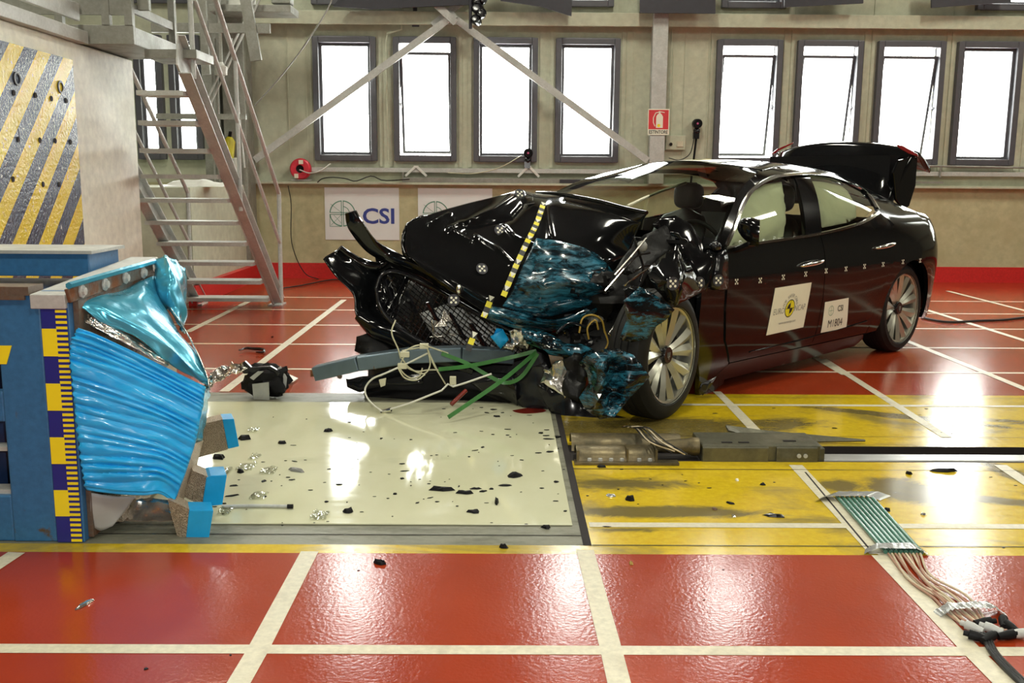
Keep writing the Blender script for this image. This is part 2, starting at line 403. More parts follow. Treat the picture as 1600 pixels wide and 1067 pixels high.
# rail trench right of the trolley
for (a, b_) in ((1.85, -.14), (2.12, -.14)): pass
mb.add([(.85, 1.85, 0), (XR, 1.85, 0), (XR, 1.85, -.14), (.85, 1.85, -.14)], [(0, 1, 2, 3)], D_)
mb.add([(.85, 2.12, 0), (XR, 2.12, 0), (XR, 2.12, -.14), (.85, 2.12, -.14)], [(0, 1, 2, 3)], D_)
rect(.85, 1.85, XR, 2.12, D_, -.14)
floor = struct(mb.build('floor', FM, fix=False))
mb = MB()
TZ = [0.0]
def tape(a, b_, w, z=None, mi=0):
    if z is None:
        TZ[0] += .00002; z = (.0012 if abs(a[1]-b_[1]) < .001 else .0016)+TZ[0]
    a = np.array(a[:2], float); b_ = np.array(b_[:2], float); d = b_-a; d /= np.linalg.norm(d); n = np.array([-d[1], d[0]])*w/2
    mb.add([(*(a-n), z), (*(b_-n), z), (*(b_+n), z), (*(a+n), z)], [(0, 1, 2, 3)], mi)
tape((XL, .005), (XR, .005), .052)
for y in (4, 5, 6, 7, 8): tape((XL, y), (XR, y), .045)
tape((.02, 1.0), (XR, 1.0), .05); tape((.6, 3.0), (XR, 3.0), .045)
tape(G(484, 862), G(403, 1016), .062); tape(G(403, 1016), (-1.07, -3), .062)
tape(G(914, 860), G(955.5, 1018), .062); tape(G(955.5, 1018), (.02, -3), .062)
tape(G(1375, 868), G(1521, 1020), .062); tape(G(1521, 1020), (1.03, -3), .062)
tape(G(1243, 727), G(1372, 866), .062); tape(G(1258, 742), G(1384, 868), .05, .0016)
tape(G(1143, 634), G(1187, 680), .06); tape(G(1120, 612), G(1143, 634), .05)
tape(G(1563, 727), G(1640, 778), .06)
tape(G(1286, 561), G(1480, 684), .055); tape((2.0, 3.9), (2.0, 7), .05)
for X in (3, 4, 5, 6): tape((X, 3.35), (X, 9), .06)
tape((0, 4.6), (0, 9), .05); tape((-1, 3.3), (-1, 9), .055); tape((1, 5), (1, 9), .055)
tape(G(350, 612), G(537.5, 468.5), .062); tape(G(292.5, 519), G(396, 467.5), .062)
tape((-2.0, .70), (-2.06, 0), .062); tape((-2.06, 0), (-2.15, -3), .062)
lines = struct(mb.build('trim_1', ['tape_cream'], fix=False))
# thin seams between the yellow steel covers
mb = MB()
def seam(a, b_, w=.006): tape(a, b_, w, .0021)
seam((0, .79), (XR, .79)); seam((0, 1.72), (1.25, 1.72)); seam((1.25, 1.72), (XR, 1.72), .004); seam((0, 2.30), (XR, 2.30), .004)
seam(G(1258, 738), G(1358, 858), .008); seam((0, 3.2), (XR, 3.2), .004)
tape((-.005, .79), (-.005, 3.2), .03, .0019); tape((XL, .885), (0, .885), .006, .002)
seams = struct(mb.build('trim_2', ['dark_gap'], fix=False))
# white steel plate
mb = MB(); mb.box((-3.2, .985, .0015), (-.045, 2.99, .0075))
o = tag(mb.build('steel_plate', ['steel_plate_white'], bevel=.002), 'large pale polished steel plate in the floor, littered with black shards', 'floor plate')
# ------------------------------------------------------------------ hall: walls
WX = [(-4.95, -4.60), (-4.52, -4.12), (-2.72, -1.93), (-1.715, -.925), (-.71, .096), (.32, 1.127), (2.335, 3.16), (3.345, 4.17), (4.355, 5.205), (5.36, 6.18), (8.0, 8.8), (9.1, 9.9), (10.2, 11.0)]
WZ = (1.50, 3.02); UX = [(-4.95, -4.12), (-2.72, -1.93), (.21, 1.03), (2.37, 3.18), (5.55, 6.4), (8.0, 8.8), (10.2, 11.0)]
UZ = (3.40, 4.9)
def wall_y(name, y0, y1, x0, x1, z0, z1, holes, mat):
    xs = sorted({x0, x1}|{h[0] for h in holes}|{h[1] for h in holes}); zs = sorted({z0, z1}|{h[2] for h in holes}|{h[3] for h in holes})
    b = MB()
    isin = lambda x, z: any(h[0] < x < h[1] and h[2] < z < h[3] for h in holes)
    for y in (y0, y1):
        for i in range(len(xs)-1):
            for j in range(len(zs)-1):
                if not isin((xs[i]+xs[i+1])/2, (zs[j]+zs[j+1])/2):
                    b.add([(xs[i], y, zs[j]), (xs[i+1], y, zs[j]), (xs[i+1], y, zs[j+1]), (xs[i], y, zs[j+1])], [(0, 1, 2, 3)])
    for h in holes:
        b.add([(h[0], y0, h[2]), (h[1], y0, h[2]), (h[1], y0, h[3]), (h[0], y0, h[3]), (h[0], y1, h[2]), (h[1], y1, h[2]), (h[1], y1, h[3]), (h[0], y1, h[3])],
              [(0, 1, 5, 4), (1, 2, 6, 5), (2, 3, 7, 6), (3, 0, 4, 7)])
    return struct(b.build(name, [mat]))
holes = [(a+.02, b_-.02, WZ[0]+.02, WZ[1]-.02) for a, b_ in WX]+[(a+.02, b_-.02, UZ[0]+.02, UZ[1]-.02) for a, b_ in UX]
wall_y('wall_back', YW+.06, YW+.30, XL, XR, 1.2, 6.2, holes, 'wall_beige')
mb = MB(); mb.box((XL, YW+.001, 0), (XR, YW+.3, 1.215)); struct(mb.build('wall_back_lower', ['wall_low']))
mb = MB(); mb.box((-3.50, YW-.02, 0), (XR, YW, .20)); mb.box((-3.50, 7.25, 0), (-3.42, YW-.02, .20)); struct(mb.build('baseboard_back', ['baseboard_red']))
mb = MB(); mb.box((-8.9, 7.46, 0), (-3.50, YW, 1.18)); struct(mb.build('wall_corner_plinth', ['wall_beige']))
mb = MB(); mb.box((-3.5, YW-.10, 1.205), (XR, YW+.06, 1.235)); struct(mb.build('trim_3', ['wall_beige'], bevel=.004))       # ledge
mb = MB(); mb.box((-3.4, YW-.02, 1.235), (-3.3, YW+.06, 1.24)); mb.box((-2.9, YW-.03, 1.36), (XR, YW+.06, 1.415)); struct(mb.build('trim_4', ['galv'], bevel=.004))
mb = MB(); mb.box((-3.6, YW-.09, 3.17), (XR, YW+.059, 3.26)); mb.box((-3.6, YW-.12, 3.15), (XR, YW-.091, 3.31)); struct(mb.build('trim_5', ['wall_beige'], bevel=.005))   # flange beam
mb = MB()
for x in (-3.05, -2.82, -1.86, -1.78, -.86, -.78, .16, .22, 1.22, 1.3, 1.95, 2.25, 3.22, 3.28, 4.23, 4.29, 5.27, 6.3, 6.38):
    mb.box((x-.006, YW+.05, 1.42), (x+.006, YW+.061, 3.15))
for x in (-2.7, -1.9, -.9, .15, 1.1, 2.2, 3.3, 4.3, 5.3): mb.box((x-.005, YW+.05, 3.32), (x+.005, YW+.061, 5.5))
for a, b_ in WX[2:10]:
    for x in (a-.045, b_+.045): mb.box((x-.02, YW+.045, 1.43), (x+.02, YW+.061, 3.14))
struct(mb.build('trim_6', ['wall_beige']))
for nm, bx in (('wall_left', ((XL-.2, YB, 0), (XL, 11, 6.2))), ('wall_right', ((XR, YB, 0), (XR+.2, 11, 6.2))), ('wall_front', ((XL, YB-.2, 0), (XR, YB, 6.2)))):
    mb = MB(); mb.box(*bx); struct(mb.build(nm, ['far_wall_paint']))
mb = MB(); mb.box((XL, YB, 5.9), (XR, 11, 6.1)); struct(mb.build('ceiling', ['ceiling_paint']))
mb = MB(); mb.box((XL, YB, -.3), (XR, 11, -.2)); struct(mb.build('floor_base', ['dark_gap']))
# windows, each with frame, sash and pane
def window(i, x0, x1, z0, z1, kind):
    y0, y1 = YW-.02, YW+.12; fw = .075
    b = MB()
    b.box((x0, y0, z0), (x0+fw, y1, z1)); b.box((x1-fw, y0, z0), (x1, y1, z1)); b.box((x0+fw, y0, z0), (x1-fw, y1, z0+fw)); b.box((x0+fw, y0, z1-fw), (x1-fw, y1, z1))
    w = struct(b.build('window_%d' % i, ['frame_dark'], bevel=.008))
    ang = 0 if kind == 'shut' else math.radians(12)
    a0, a1, zt, zb = x0+fw, x1-fw, z1-fw, z0+fw
    if kind != 'shut': zt -= .10
    H = zt-zb; s = .035
    if kind == 'open':
        def T(x, z, dy): return (x, YW+.07+dy+math.sin(ang)*(zt-z)*1.0, zt-(zt-z)*math.cos(ang))
    else:
        def T(x, z, dy): return (x, YW+.07+dy, z)
    b = MB()
    def fr(xa, xb, za, zb_):
        b.hexa([T(xa, za, -.02), T(xb, za, -.02), T(xb, za, .02), T(xa, za, .02), T(xa, zb_, -.02), T(xb, zb_, -.02), T(xb, zb_, .02), T(xa, zb_, .02)])
    fr(a0+.003, a0+s, zb, zt); fr(a1-s, a1-.003, zb, zt); fr(a0+s, a1-s, zb, zb+s); fr(a0+s, a1-s, zt-s, zt)
    sh = b.build('window_sash', ['frame_dark'], w)
    b = MB(); b.add([T(a0+s, zb+s, 0), T(a1-s, zb+s, 0), T(a1-s, zt-s, 0), T(a0+s, zt-s, 0)], [(0, 1, 2, 3)]); b.build('window_pane', ['window_glass'], w)
    if kind == 'open':
        b = MB(); 
        for xx in (a0+.012, a1-.012): b.bar((xx, YW+.05, zt-.9*H*.55), T(xx, zb+.45*H, 0), .012, .018)
        b.build('window_stay', ['frame_dark'], w)
kinds = ['shut', 'shut', 'shut', 'open', 'shut', 'shut', 'open', 'open', 'open', 'shut', 'shut', 'shut', 'shut']
n_ = 0
for (a, b_), k in zip(WX, kinds): n_ += 1; window(n_, a, b_, *WZ, k)
for a, b_ in UX: n_ += 1; window(n_, a, b_, *UZ, 'shut')
# column, cross braces
mb = MB(); mb.box((1.50, YW-.2, 0), (1.69, YW-.19, 6)); mb.box((1.50, YW-.04, 0), (1.69, YW-.03, 6)); mb.box((1.59, YW-.19, 0), (1.6, YW-.04, 6)); mb.box((1.5, YW-.2, 0), (1.69, YW-.19, 6))
mb = MB(); mb.box((1.50, YW-.17, 1.236), (1.69, YW-.04, 5.9)); struct(mb.build('column', ['galv'], bevel=.008))
mb = MB(); mb.box((-3.72, YW-.5, 0), (-3.45, YW-.12, 5.9)); mb.box((-3.99, YW-.4, 1.18), (-3.78, YW-.12, 5.9)); struct(mb.build('column_corner', ['steel_grey'], bevel=.008))
for nm, a, b_, w in (('diagonal_brace', (398, 250), (712, 22), .1), ('diagonal_brace', (690, 14), (1012, 251), .1), ('diagonal_brace', (676, 40), (860, -110), .06), ('diagonal_brace', (560, -110), (712, 36), .1)):
    Y = {398: 9.82, 690: 9.86, 676: 9.90, 560: 9.78}[a[0]]
    b = MB(); A_, B_ = PY(*a, Y), PY(*b_, Y); b.bar(A_, B_, .03, .085, up=(0, 0, 1)); b.bar(A_+[0, .02, 0], B_+[0, .02, 0], .035, .02, up=(0, 0, 1))
    struct(b.build('trim_%d' % (7+[398, 690, 676, 560].index(a[0])), ['galv']))
# dark panels hung in front of the upper windows
for pts, lab in ((((620, -40), (745, -40), (745, 7), (580, 14), (520, 10), (560, -40)), 'dark board with level lower edge, between first and second upper windows'),
            (((782, -40), (895, -40), (893, 25), (845, 10), (782, 1)), 'dark sloping board hanging left of the second upper window'),
            (((1000, -40), (1118, -40), (1118, 21), (1000, 20)), 'dark upright board hanging above the pale steel column'),
            (((1226, -40), (1350, -40), (1349, 5), (1226, 11)), 'dark board with slightly tilted edge, right of third upper window'),
            (((1455, -40), (1580, -40), (1580, 3), (1456, 12)), 'rightmost dark board, beside the last upper window')):
    b = MB(); b.poly([PY(x, y, 9.72) for x, y in pts], .03, (0, 1, 0)); tag(b.build('hanging_board', ['panel_dark']), lab, 'board', 'dark boards near the upper windows')

# ------------------------------------------------------------------ things on the back wall
def banner(x0, label):
    w, h = .95, .665; zt = 1.165
    t_ = thing('banner', label, 'banner', (x0+w/2, YW-.006, zt-h/2), 'white company banners under the wall ledge')
    y = YW-.004
    b = MB(); b.box((x0, y-.004, zt-h), (x0+w, y, zt)); b.build('panel', ['banner_white'], t_)
    def put(V, F, cx, cz, mat, s=1.0, nm='logo', sh=0.0):
        q_ = MB(); q_.add([(cx+(v[0]+sh*v[1])*s, y-.0065, cz+v[1]*s) for v in V], F); q_.build(nm, [mat], t_, fix=False)
    V, F = textpts('CSI', .27, bold=.006); put([(v[0]*1.12, v[1], 0) for v in V], F, x0+.69, zt-.37, 'banner_blue', 1.0, 'lettering')
    r = .165; cx, cz = x0+.225, zt-.33; b = MB()
    def arc(a0, a1, r0, r1):
        V, F = disk2(cx, cz, r0, r1, a0, a1, 32); b.add([(v[0], y-.006, v[1]) for v in V], F)
    for a0 in (0, 90, 180, 270): arc(a0+4, a0+86, r-.012, r)
    def ln(x_0, z_0, x_1, z_1, w_=.008): b.bar((cx+x_0, y-.006, cz+z_0), (cx+x_1, y-.006, cz+z_1), .001, w_, up=(0, 0, 1)) if abs(x_1-x_0) > 1e-6 else b.box((cx+x_0-w_/2, y-.0065, cz+z_0), (cx+x_0+w_/2, y-.006, cz+z_1))
    for sx in (-.012, .012): ln(sx, -r, sx, r)
    for sz in (-.012, .012): ln(-r, sz, r, sz)
    ln(-r, -r, -r*.1, -r, .005); ln(-r*.98, -r, -r*.98, -.02, .005); ln(-.15, -.15, -.012, -.012, .004); ln(-.15, .12, -.012, .012, .004); ln(-.11, -.02, -.02, -.12, .004)
    arc(5, 85, r*.52, r*.57); b.build('logo', ['sticker_green'], t_, fix=False)
banner(PY(507, 300, YW)[0], 'white banner with green circle logo and blue lettering, fully visible left one')
banner(PY(653, 300, YW)[0], 'white banner partly hidden behind the raised black hood')
# extinguisher sign on the column
t_ = thing('extinguisher_sign', 'red and white fire extinguisher sign on the pale steel column', 'sign', (1.6, YW-.18, 2.15))
P0 = PY(1013, 170, YW-.178); P1 = PY(1045, 211, YW-.178); x0, x1, zt, zb = P0[0], P1[0], P0[2], P1[2]; y = YW-.175
b = MB(); b.box((x0, y-.004, zb), (x1, y, zt)); b.build('panel', ['sticker_white'], t_)
w = x1-x0; h = zt-zb
b = MB(); b.box((x0+.03*w, y-.0055, zb+.22*h), (x1-.04*w, y-.004, zt-.04*h)); b.build('red_field', ['sign_red'], t_)
b = MB(); cx = x0+.55*w
b.add([(cx+px_*w, y-.0065, zb+pz*h) for px_, pz in ((-.17, .27), (.15, .27), (.15, .70), (.08, .80), (.03, .82), (.03, .87), (-.05, .87), (-.05, .82), (-.12, .78), (-.17, .70))], [tuple(range(10))])
b.tube([(cx+px_*w, y-.0065, zb+pz*h) for px_, pz in ((-.02, .88), (-.2, .84), (-.3, .66), (-.3, .48), (-.22, .33))], .006, 6); b.bar((cx-.05*w, y-.0065, zb+.9*h), (cx+.22*w, y-.0065, zb+.86*h), .001, .01)
b.build('extinguisher_symbol', ['sticker_white'], t_, fix=False)
b = MB(); V, F = disk2(cx-.04*w, zb+.36*h, 0.0, .02, 0, 360, 12); b.add([(v[0], y-.0072, v[1]) for v in V], F); b.build('flame_symbol', ['sticker_yellow'], t_, fix=False)
V, F = textpts('ESTINTORE', .058, bold=.001); b = MB(); b.add([((x0+x1)/2+v[0]*.8, y-.0062, zb+.11*h+v[1]) for v in V], F); b.build('lettering', ['sticker_black'], t_, fix=False)
# socket box
t_ = thing('socket_box', 'beige electrical socket box right of the steel column', 'socket', PY(1055, 225, YW+.05))
P = PY(1055, 223, YW+.03); b = MB(); b.box((P[0]-.125, YW+.0, P[2]-.09), (P[0]+.125, YW+.058, P[2]+.09)); b.build('housing', ['wall_beige'], t_, bevel=.006)
b = MB(); b.box((P[0]+.02, YW-.012, P[2]-.05), (P[0]+.095, YW+.0, P[2]+.02)); b.build('flap', ['tape_cream'], t_)
b = MB(); b.lathe([(0, 0), (.02, 0), (.02, .012), (0, .012)], (P[0]-.06, YW-.0, P[2]-.02), (0, -1, 0), 14); b.build('outlet', ['black_plastic'], t_)
b = MB(); b.tube([(P[0]-.085, YW+.04, P[2]+.1), (P[0]-.085, YW+.04, 3.14)], .009); b.tube([(P[0]-.06, YW+.04, P[2]+.1), (P[0]-.06, YW+.04, 2.9)], .006); tag(b.build('conduit', ['wall_beige']), 'thin vertical conduit rising from the socket box', 'conduit')
# heads on stands
def camstand(px, py, foot, label, tall, nm='high_speed_camera'):
    Yc = YW-.02; H = PY(px, py, Yc); Fz = 1.236
    t_ = thing(nm, label, 'camera', (H[0], Yc, H[2]))
    b = MB(); b.lathe([(0, -.05), (.052, -.05), (.058, -.03), (.058, .055), (.045, .06), (.04, .05), (0, .05)], H, (.05, -1, -.05), 18); b.build('camera_body', ['black_plastic'], t_, smooth=40)
    b = MB(); b.lathe([(0, .0), (.013, .0), (0, .006)], H+np.array([.0, -.052, -.003]), (0, -1, 0), 10); b.build('lens', ['lens_pink'], t_, smooth=40)
    b = MB(); b.sphere(H-[0, 0, .095], .05, 10, sc=(.9, .8, 1)); b.box(H-[.045, .03, .19], H-[-.03, -.03, .11]); b.build('tilt_head', ['black_gloss_plastic'], t_, smooth=50)
    if tall:
        b = MB(); b.tube([H-[.0, 0, .16], (H[0]-.05, Yc, Fz+.01)], .014); b.tube([(H[0]-.12, Yc, Fz+.01), (H[0]+.03, Yc, Fz+.01)], .012); b.build('stand', ['black_plastic'], t_)
camstand(1089, 193, None, 'small round black camera on a slim black stand right of the socket box', True)
camstand(825, 239, None, 'small black camera standing on a white angle bracket below the third window', False)
b = MB(); P = PY(648, 262, YW); 
def abracket(px, lab, py=262):
    P = PY(px, py, YW-.03); z0 = 1.236+.078
    b = MB(); b.bar((P[0]-.02, P[1], P[2]), (P[0]-.135, P[1], z0), .03, .03, up=(0, 1, 0)); b.bar((P[0]+.02, P[1], P[2]), (P[0]+.135, P[1], z0), .03, .03, up=(0, 1, 0)); b.bar((P[0]-.03, P[1], P[2]+.01), (P[0]+.03, P[1], P[2]+.01), .03, .03)
    tag(b.build('angle_bracket', ['white_plastic'], bevel=.003), lab, 'bracket', 'white angle brackets on the ledge bar')
abracket(650, 'empty white angle bracket on the ledge bar below the second window'); abracket(826, 'white angle bracket carrying the small black camera')
b = MB(); x0 = PY(632, 280, YW)[0]; b.box((x0, YW-.09, 1.236), (1.45, YW-.0, 1.295)); b.box((x0-.02, YW-.095, 1.236), (x0, YW+.0, 1.36)); tag(b.build('ledge_bar', ['steel_grey'], bevel=.003), 'long pale steel bar lying on the wall ledge', 'bar')
P = PY(893, 283, YW-.1); b = MB(); b.box((P[0]-.15, YW-.10, P[2]-.025), (P[0]+.2, YW-.091, P[2]+.02)); tag(b.build('dark_strip', ['panel_dark']), 'short dark strip on the ledge bar left of the windscreen', 'strip')
# right hand ledge rail
b = MB(); 
for py in (259,): 
    A_, B_ = PY(1425, py, YW-.05), PY(1600, py+5, YW-.05); b.tube([A_, B_+[1.5, 0, 0]], .013)
A_ = PY(1470, 260, YW-.05); b.tube([A_, A_-[0, 0, .14]], .013); A_ = PY(1430, 285, YW-.06); b.box(A_-[.1, .02, .012], A_+[.35, .02, .012])
tag(b.build('ledge_rail', ['steel_grey']), 'thin grey rail above the ledge at the right end of the wall', 'rail')
# cable reel
t_ = thing('cable_reel', 'bright red round cable reel standing on the wall ledge', 'cable reel', PY(470, 264, YW-.05))
P = PY(470, 264, YW-.06); b = MB(); b.lathe([(.05, -.05), (.05, -.06), (.115, -.062), (.13, -.045), (.135, 0), (.13, .045), (.115, .062), (.05, .06), (.05, -.05)], P, (0, -1, 0), 32); b.build('reel_drum', ['reel_red'], t_, smooth=50)
b = MB(); b.lathe([(0, .03), (.05, .05), (.05, -.05)], P, (0, -1, 0), 20); b.build('reel_hub', ['black_plastic'], t_, smooth=40)
b = MB(); b.box(P+[-.01, -.075, .06], P+[.045, -.064, .11]); b.build('reel_label', ['sticker_white'], t_); b = MB(); b.box(P+[-.07, -.075, -.115], P+[-.02, -.064, -.06]); b.build('reel_label', ['sticker_white'], t_)
b = MB(); b.box(P-[.12, .04, .145], P+[.13, .05, -.132]); b.build('reel_foot', ['galv'], t_)
def cable(nm, pts, r, mat, lab, cat='cable', grp=None, n=24, parent=None):
    b = MB(); b.tube(curve(pts, n), r, 6)
    o = b.build(nm, [mat], parent, smooth=60)
    if not parent: tag(o, lab, cat, grp)
    return o
cable('cable', [P+[.0, -.08, -.01], P+[.12, -.08, -.05], P+[.26, -.06, -.02], P+[.38, -.02, .07]], .008, 'white_plastic', 'white cable looping out of the red reel to the right')
cable('cable', [PY(x, y, 9.93) for x, y in ((450, 290), (455, 320), (456, 380), (475, 425), (500, 437))], .006, 'black_cable', 'thin dark cable hanging from the ledge to the floor, left of the banner')
cable('cable', [PY(x, y, 9.6) for x, y in ((398, 165), (440, 118), (480, 65), (515, 8), (530, -40))], .009, 'grey_cable', 'grey cable sweeping from upper window down to the stairs')
cable('cable', [PY(x, y, 9.9) for x, y in ((496, 285), (504, 279), (520, 277), (540, 279), (556, 283), (580, 275), (600, 282), (640, 280))], .007, 'black_cable', 'dark cable wavering along the ledge between reel and steel bar')
cable('cable', [PY(x, y, 10.0) for x, y in ((700, 270), (740, 271), (780, 262), (815, 243))], .006, 'cream_cable', 'pale cable rising along the wall to the small black camera')
cable('cable', [PY(x, y, 9.96) for x, y in ((1085, 215), (1078, 240), (1062, 250), (1045, 247))], .006, 'black_cable', 'dark cable drooping from the tall camera stand')
cable('cable', [G(x, y, .012) for x, y in ((430, 452), (470, 446), (500, 440), (520, 437), (540, 438))], .008, 'black_cable', 'dark cable lying on the floor along the far red baseboard')
cable('cable', [G(x, y, .012) for x, y in ((1440, 496), (1480, 503), (1530, 501), (1575, 499), (1640, 490))], .011, 'black_cable', 'black cable crossing the red floor behind the rear wheel')
b = MB(); A_ = PY(603, 60, 10.0); b.tube([PY(628, -20, 10.0), PY(629, 20, 10.0), PY(627, 46, 10.0), PY(605, 53, 10.0), PY(603, 70, 10.0), PY(607, 252, 10.0)], .013); tag(b.build('conduit', ['wall_beige'], smooth=50), 'bent pale conduit running down between the first two windows', 'conduit')
b = MB(); b.bar(PY(649, 40, 9.95), PY(648, -20, 9.95), .05, .02, up=(0, 1, 0)); b.box(PY(644, 42, 9.95)-[0, .02, 0], PY(655, 30, 9.95)); tag(b.build('hanger_bracket', ['panel_dark']), 'short dark hanger bar on the beam under the sloping board', 'bracket')
# spotlight cluster at the ceiling brace
t_ = thing('spotlight', 'glossy black spotlight cluster hanging where the braces cross', 'spotlight', PY(747, 18, 9.5))
P = PY(747, 18, 9.5)
for k, (dx, dz, r) in enumerate(((-.02, .12, .06), (.0, .03, .075), (.03, -.03, .065), (-.02, -.10, .06), (.05, .12, .05))):
    b = MB(); b.lathe([(0, -.07), (r*.8, -.06), (r, 0), (r*.9, .05), (r*.5, .06), (0, .05)], P+[dx, 0, dz], (.4*(-1)**k, -1, .3), 16); b.build('lamp_head', ['black_gloss_plastic'], t_, smooth=50)
b = MB(); b.tube([P+[-.09, 0, -.2], P+[-.09, 0, .3]], .02); b.build('hanger', ['panel_dark'], t_)

# ceiling lamps (their light is made at the top)
for lx in (-3.5, 1.0, 5.5, 10):
    for ly in (-3.0, 2.0, 7.0):
        t_ = thing('ceiling_lamp', 'long ceiling lamp above the crash hall', 'lamp', (lx, ly, 5.68), 'ceiling lamps above the hall')
        b = MB(); b.box((lx-.2, ly-.7, 5.65), (lx+.2, ly+.7, 5.75)); b.build('housing', ['galv'], t_)
        b = MB(); b.box((lx-.17, ly-.66, 5.635), (lx+.17, ly+.66, 5.649)); b.build('diffuser', ['lamp_glow'], t_)
        b = MB(); b.tube([(lx, ly, 5.75), (lx, ly, 5.9)], .02); b.build('rod', ['galv'], t_)

# ------------------------------------------------------------------ concrete block with warning stripes
t_ = thing('concrete_block', 'huge off-white concrete barrier block at the left with yellow and navy stripes', 'barrier block', (-5, 5.5, 0))
b = MB(); b.box((-8.8, -.5, 0), (-3.3, 5.55, 2.205)); b.build('block_body', ['block_plaster'], t_, bevel=.01)
b = MB(); b.box((-3.299, -.4, .0), (-3.288, 4.41, 2.078)); b.build('striped_panel', ['warning_stripes'], None)
o = bpy.data.objects['striped_panel']; o.parent = t_; o.matrix_parent_inverse = Matrix.Translation((5, -5.5, 0))
for px, py in ((21, 145), (55, 149), (80, 154), (103, 157), (28, 218), (62, 219), (86, 220), (110, 222), (67, 288), (92, 288), (20, 280)):
    H = PX(px, py, -3.287); b = MB(); b.lathe([(0, 0), (.018, 0), (.018, .004), (0, .004)], H, (1, 0, 0), 10); b.build('bolt_hole', ['dark_gap'], t_)
for px, py in ((26, 123), (94, 136)):
    H = PX(px, py, -3.287); b = MB(); b.lathe([(.03, 0), (.042, 0), (.042, .008), (.03, .008)], H, (1, 0, 0), 16, closed=True); b.build('lifting_ring', ['frame_dark'], t_)

# ------------------------------------------------------------------ stairs, landing, platform
t_ = stairs = thing('steel_stairs', 'galvanised open-tread steel staircase left of the back wall, climbing to a landing', 'stairs', (-3.05, 7.2, 0))
SX = (-3.47, -2.66)
def zs(y): return (7.26-y)*.788+.02
for k, x in enumerate(SX):
    ye = 5.62 if k == 0 else 4.70
    b = MB(); P_ = [(x, 7.28, 0), (x, 7.60, 0), (x, ye, zs(ye)+.26), (x, ye-.05, zs(ye)+.04)]
    b.poly(P_, .012, (1, 0, 0)); b.box((x-.0, 7.26, 0), (x+.012, 7.44, .02))
    for (dy, dz) in ((0, 0),):
        b.bar((x+.045, 7.30, .03), (x+.045, ye, zs(ye)-.01), .09, .008, up=(0, .6, 1)); b.bar((x+.03, 7.56, .05), (x+.03, ye, zs(ye)+.25), .06, .008, up=(0, .6, 1))
    b.box((x-.05, 7.28, 0), (x+.09, 7.5, .012)); b.build('stringer', ['galv'], t_)
for k in range(10):
    y = 7.20-.255*k; z = zs(y)+.035
    b = MB(); b.box((SX[0]+.012 if y > 5.75 else float(PY(214, 170, y-.13)[0]), y-.13, z-.035), (SX[1], y+.11, z)); b.build('tread', ['galv'], t_)
b = MB()
hr = [PX(x, y, -2.60) for x, y in ((436, 470), (430, 372), (429, 287), (345, 130), (310, 30))]
b.tube([(-2.60, 7.40, 0), (-2.60, 7.45, 1.13)], .022); b.tube([(-2.60, 7.45, 1.13), (-2.60, 5.1, 2.98)], .022); b.tube([(-2.60, 7.42, .63), (-2.60, 4.95, 2.58)], .018); b.tube([(-2.60, 6.0, 1.0), (-2.60, 6.0, 2.27)], .018); b.tube([(-2.6, 4.85, 2.0), (-2.6, 4.85, 3.2)], .02)
b.build('handrail', ['galv'], t_, smooth=60)
b = MB(); x = -3.52; b.tube([(x, 7.40, 0), (x, 7.45, 1.13)], .02); b.tube([(x, 7.45, 1.13), (x, 5.7, 2.50)], .02); b.tube([(x, 7.42, .63), (x, 5.65, 2.03)], .016); b.tube([(x, 6.0, 1.0), (x, 6.0, 2.27)], .018)
b.build('handrail', ['galv'], t_, smooth=60)
t_ = thing('steel_platform', 'grey steel platform with railing above the striped concrete block', 'platform', (-3.2, 4.2, 2.0))
b = MB(); b.box((-3.9, 4.64, 2.215), (-2.97, 5.55, 2.26)); b.box((-3.9, 4.60, 2.21), (-2.93, 4.64, 2.34)); b.box((-2.97, 4.64, 2.21), (-2.93, 5.55, 2.33)); b.build('deck', ['steel_grey'], t_, bevel=.003)
b = MB(); b.bar((-3.9, 4.62, 2.46), (-2.95, 4.62, 2.46), .03, .10); b.bar((-2.95, 4.62, 2.46), (-2.95, 5.55, 2.46), .03, .06)
for x in (-3.45, -3.12, -2.96): b.bar((x, 4.62, 2.34), (x, 4.62, 3.6), .055, .05, up=(0, 1, 0))
b.bar((-2.95, 5.5, 2.33), (-2.95, 5.5, 3.6), .05, .05, up=(0, 1, 0))
b.box((-2.93, 4.7, 2.46), (-2.85, 4.75, 2.56)); b.build('railing', ['steel_grey'], t_)
b = MB(); b.box((-2.925, 4.78, 2.14), (-2.55, 5.2, 2.20)); b.build('landing', ['steel_grey'], stairs)
b = MB(); b.box((-3.32, -.4, 2.206), (-3.24, 4.58, 2.29)); b.box((-3.32, -.4, 2.36), (-3.29, 4.58, 2.48)); b.build('edge_beam', ['galv'], t_, bevel=.004)
b = MB()
for x0_, x1_, y, z in ((-3.98, -3.5, 6.4, 2.9), (-3.98, -3.5, 6.4, 3.3)): pass
b.bar((-4.2, 8.6, 2.9), (-2.9, 8.6, 2.9), .05, .1); b.bar((-3.05, 8.54, 2.55), (-3.2, 8.54, 3.6), .12, .05, up=(0, 1, 0)); b.bar((-3.6, 8.54, 2.4), (-3.62, 8.54, 3.6), .08, .05, up=(0, 1, 0)); b.bar((-4.2, 8.6, 1.95), (-3.2, 8.6, 1.95), .04, .06)
tag(b.build('steel_framework', ['steel_grey']), 'brown-grey steel members standing behind the stairs in front of the windows', 'framework')
t_ = thing('cross_brace', 'pair of thin crossing steel ties left of the first window', 'brace', (-3.2, 9.3, 2))
for a, b2 in (((323, 175), (410, -10)), ((318, 168), (402, -10)), ((362, 60), (382, 262))):
    b = MB(); b.tube([PY(*a, 9.03), PY(*b2, 9.03)], .012); b.build('tie_rod', ['galv'], t_)
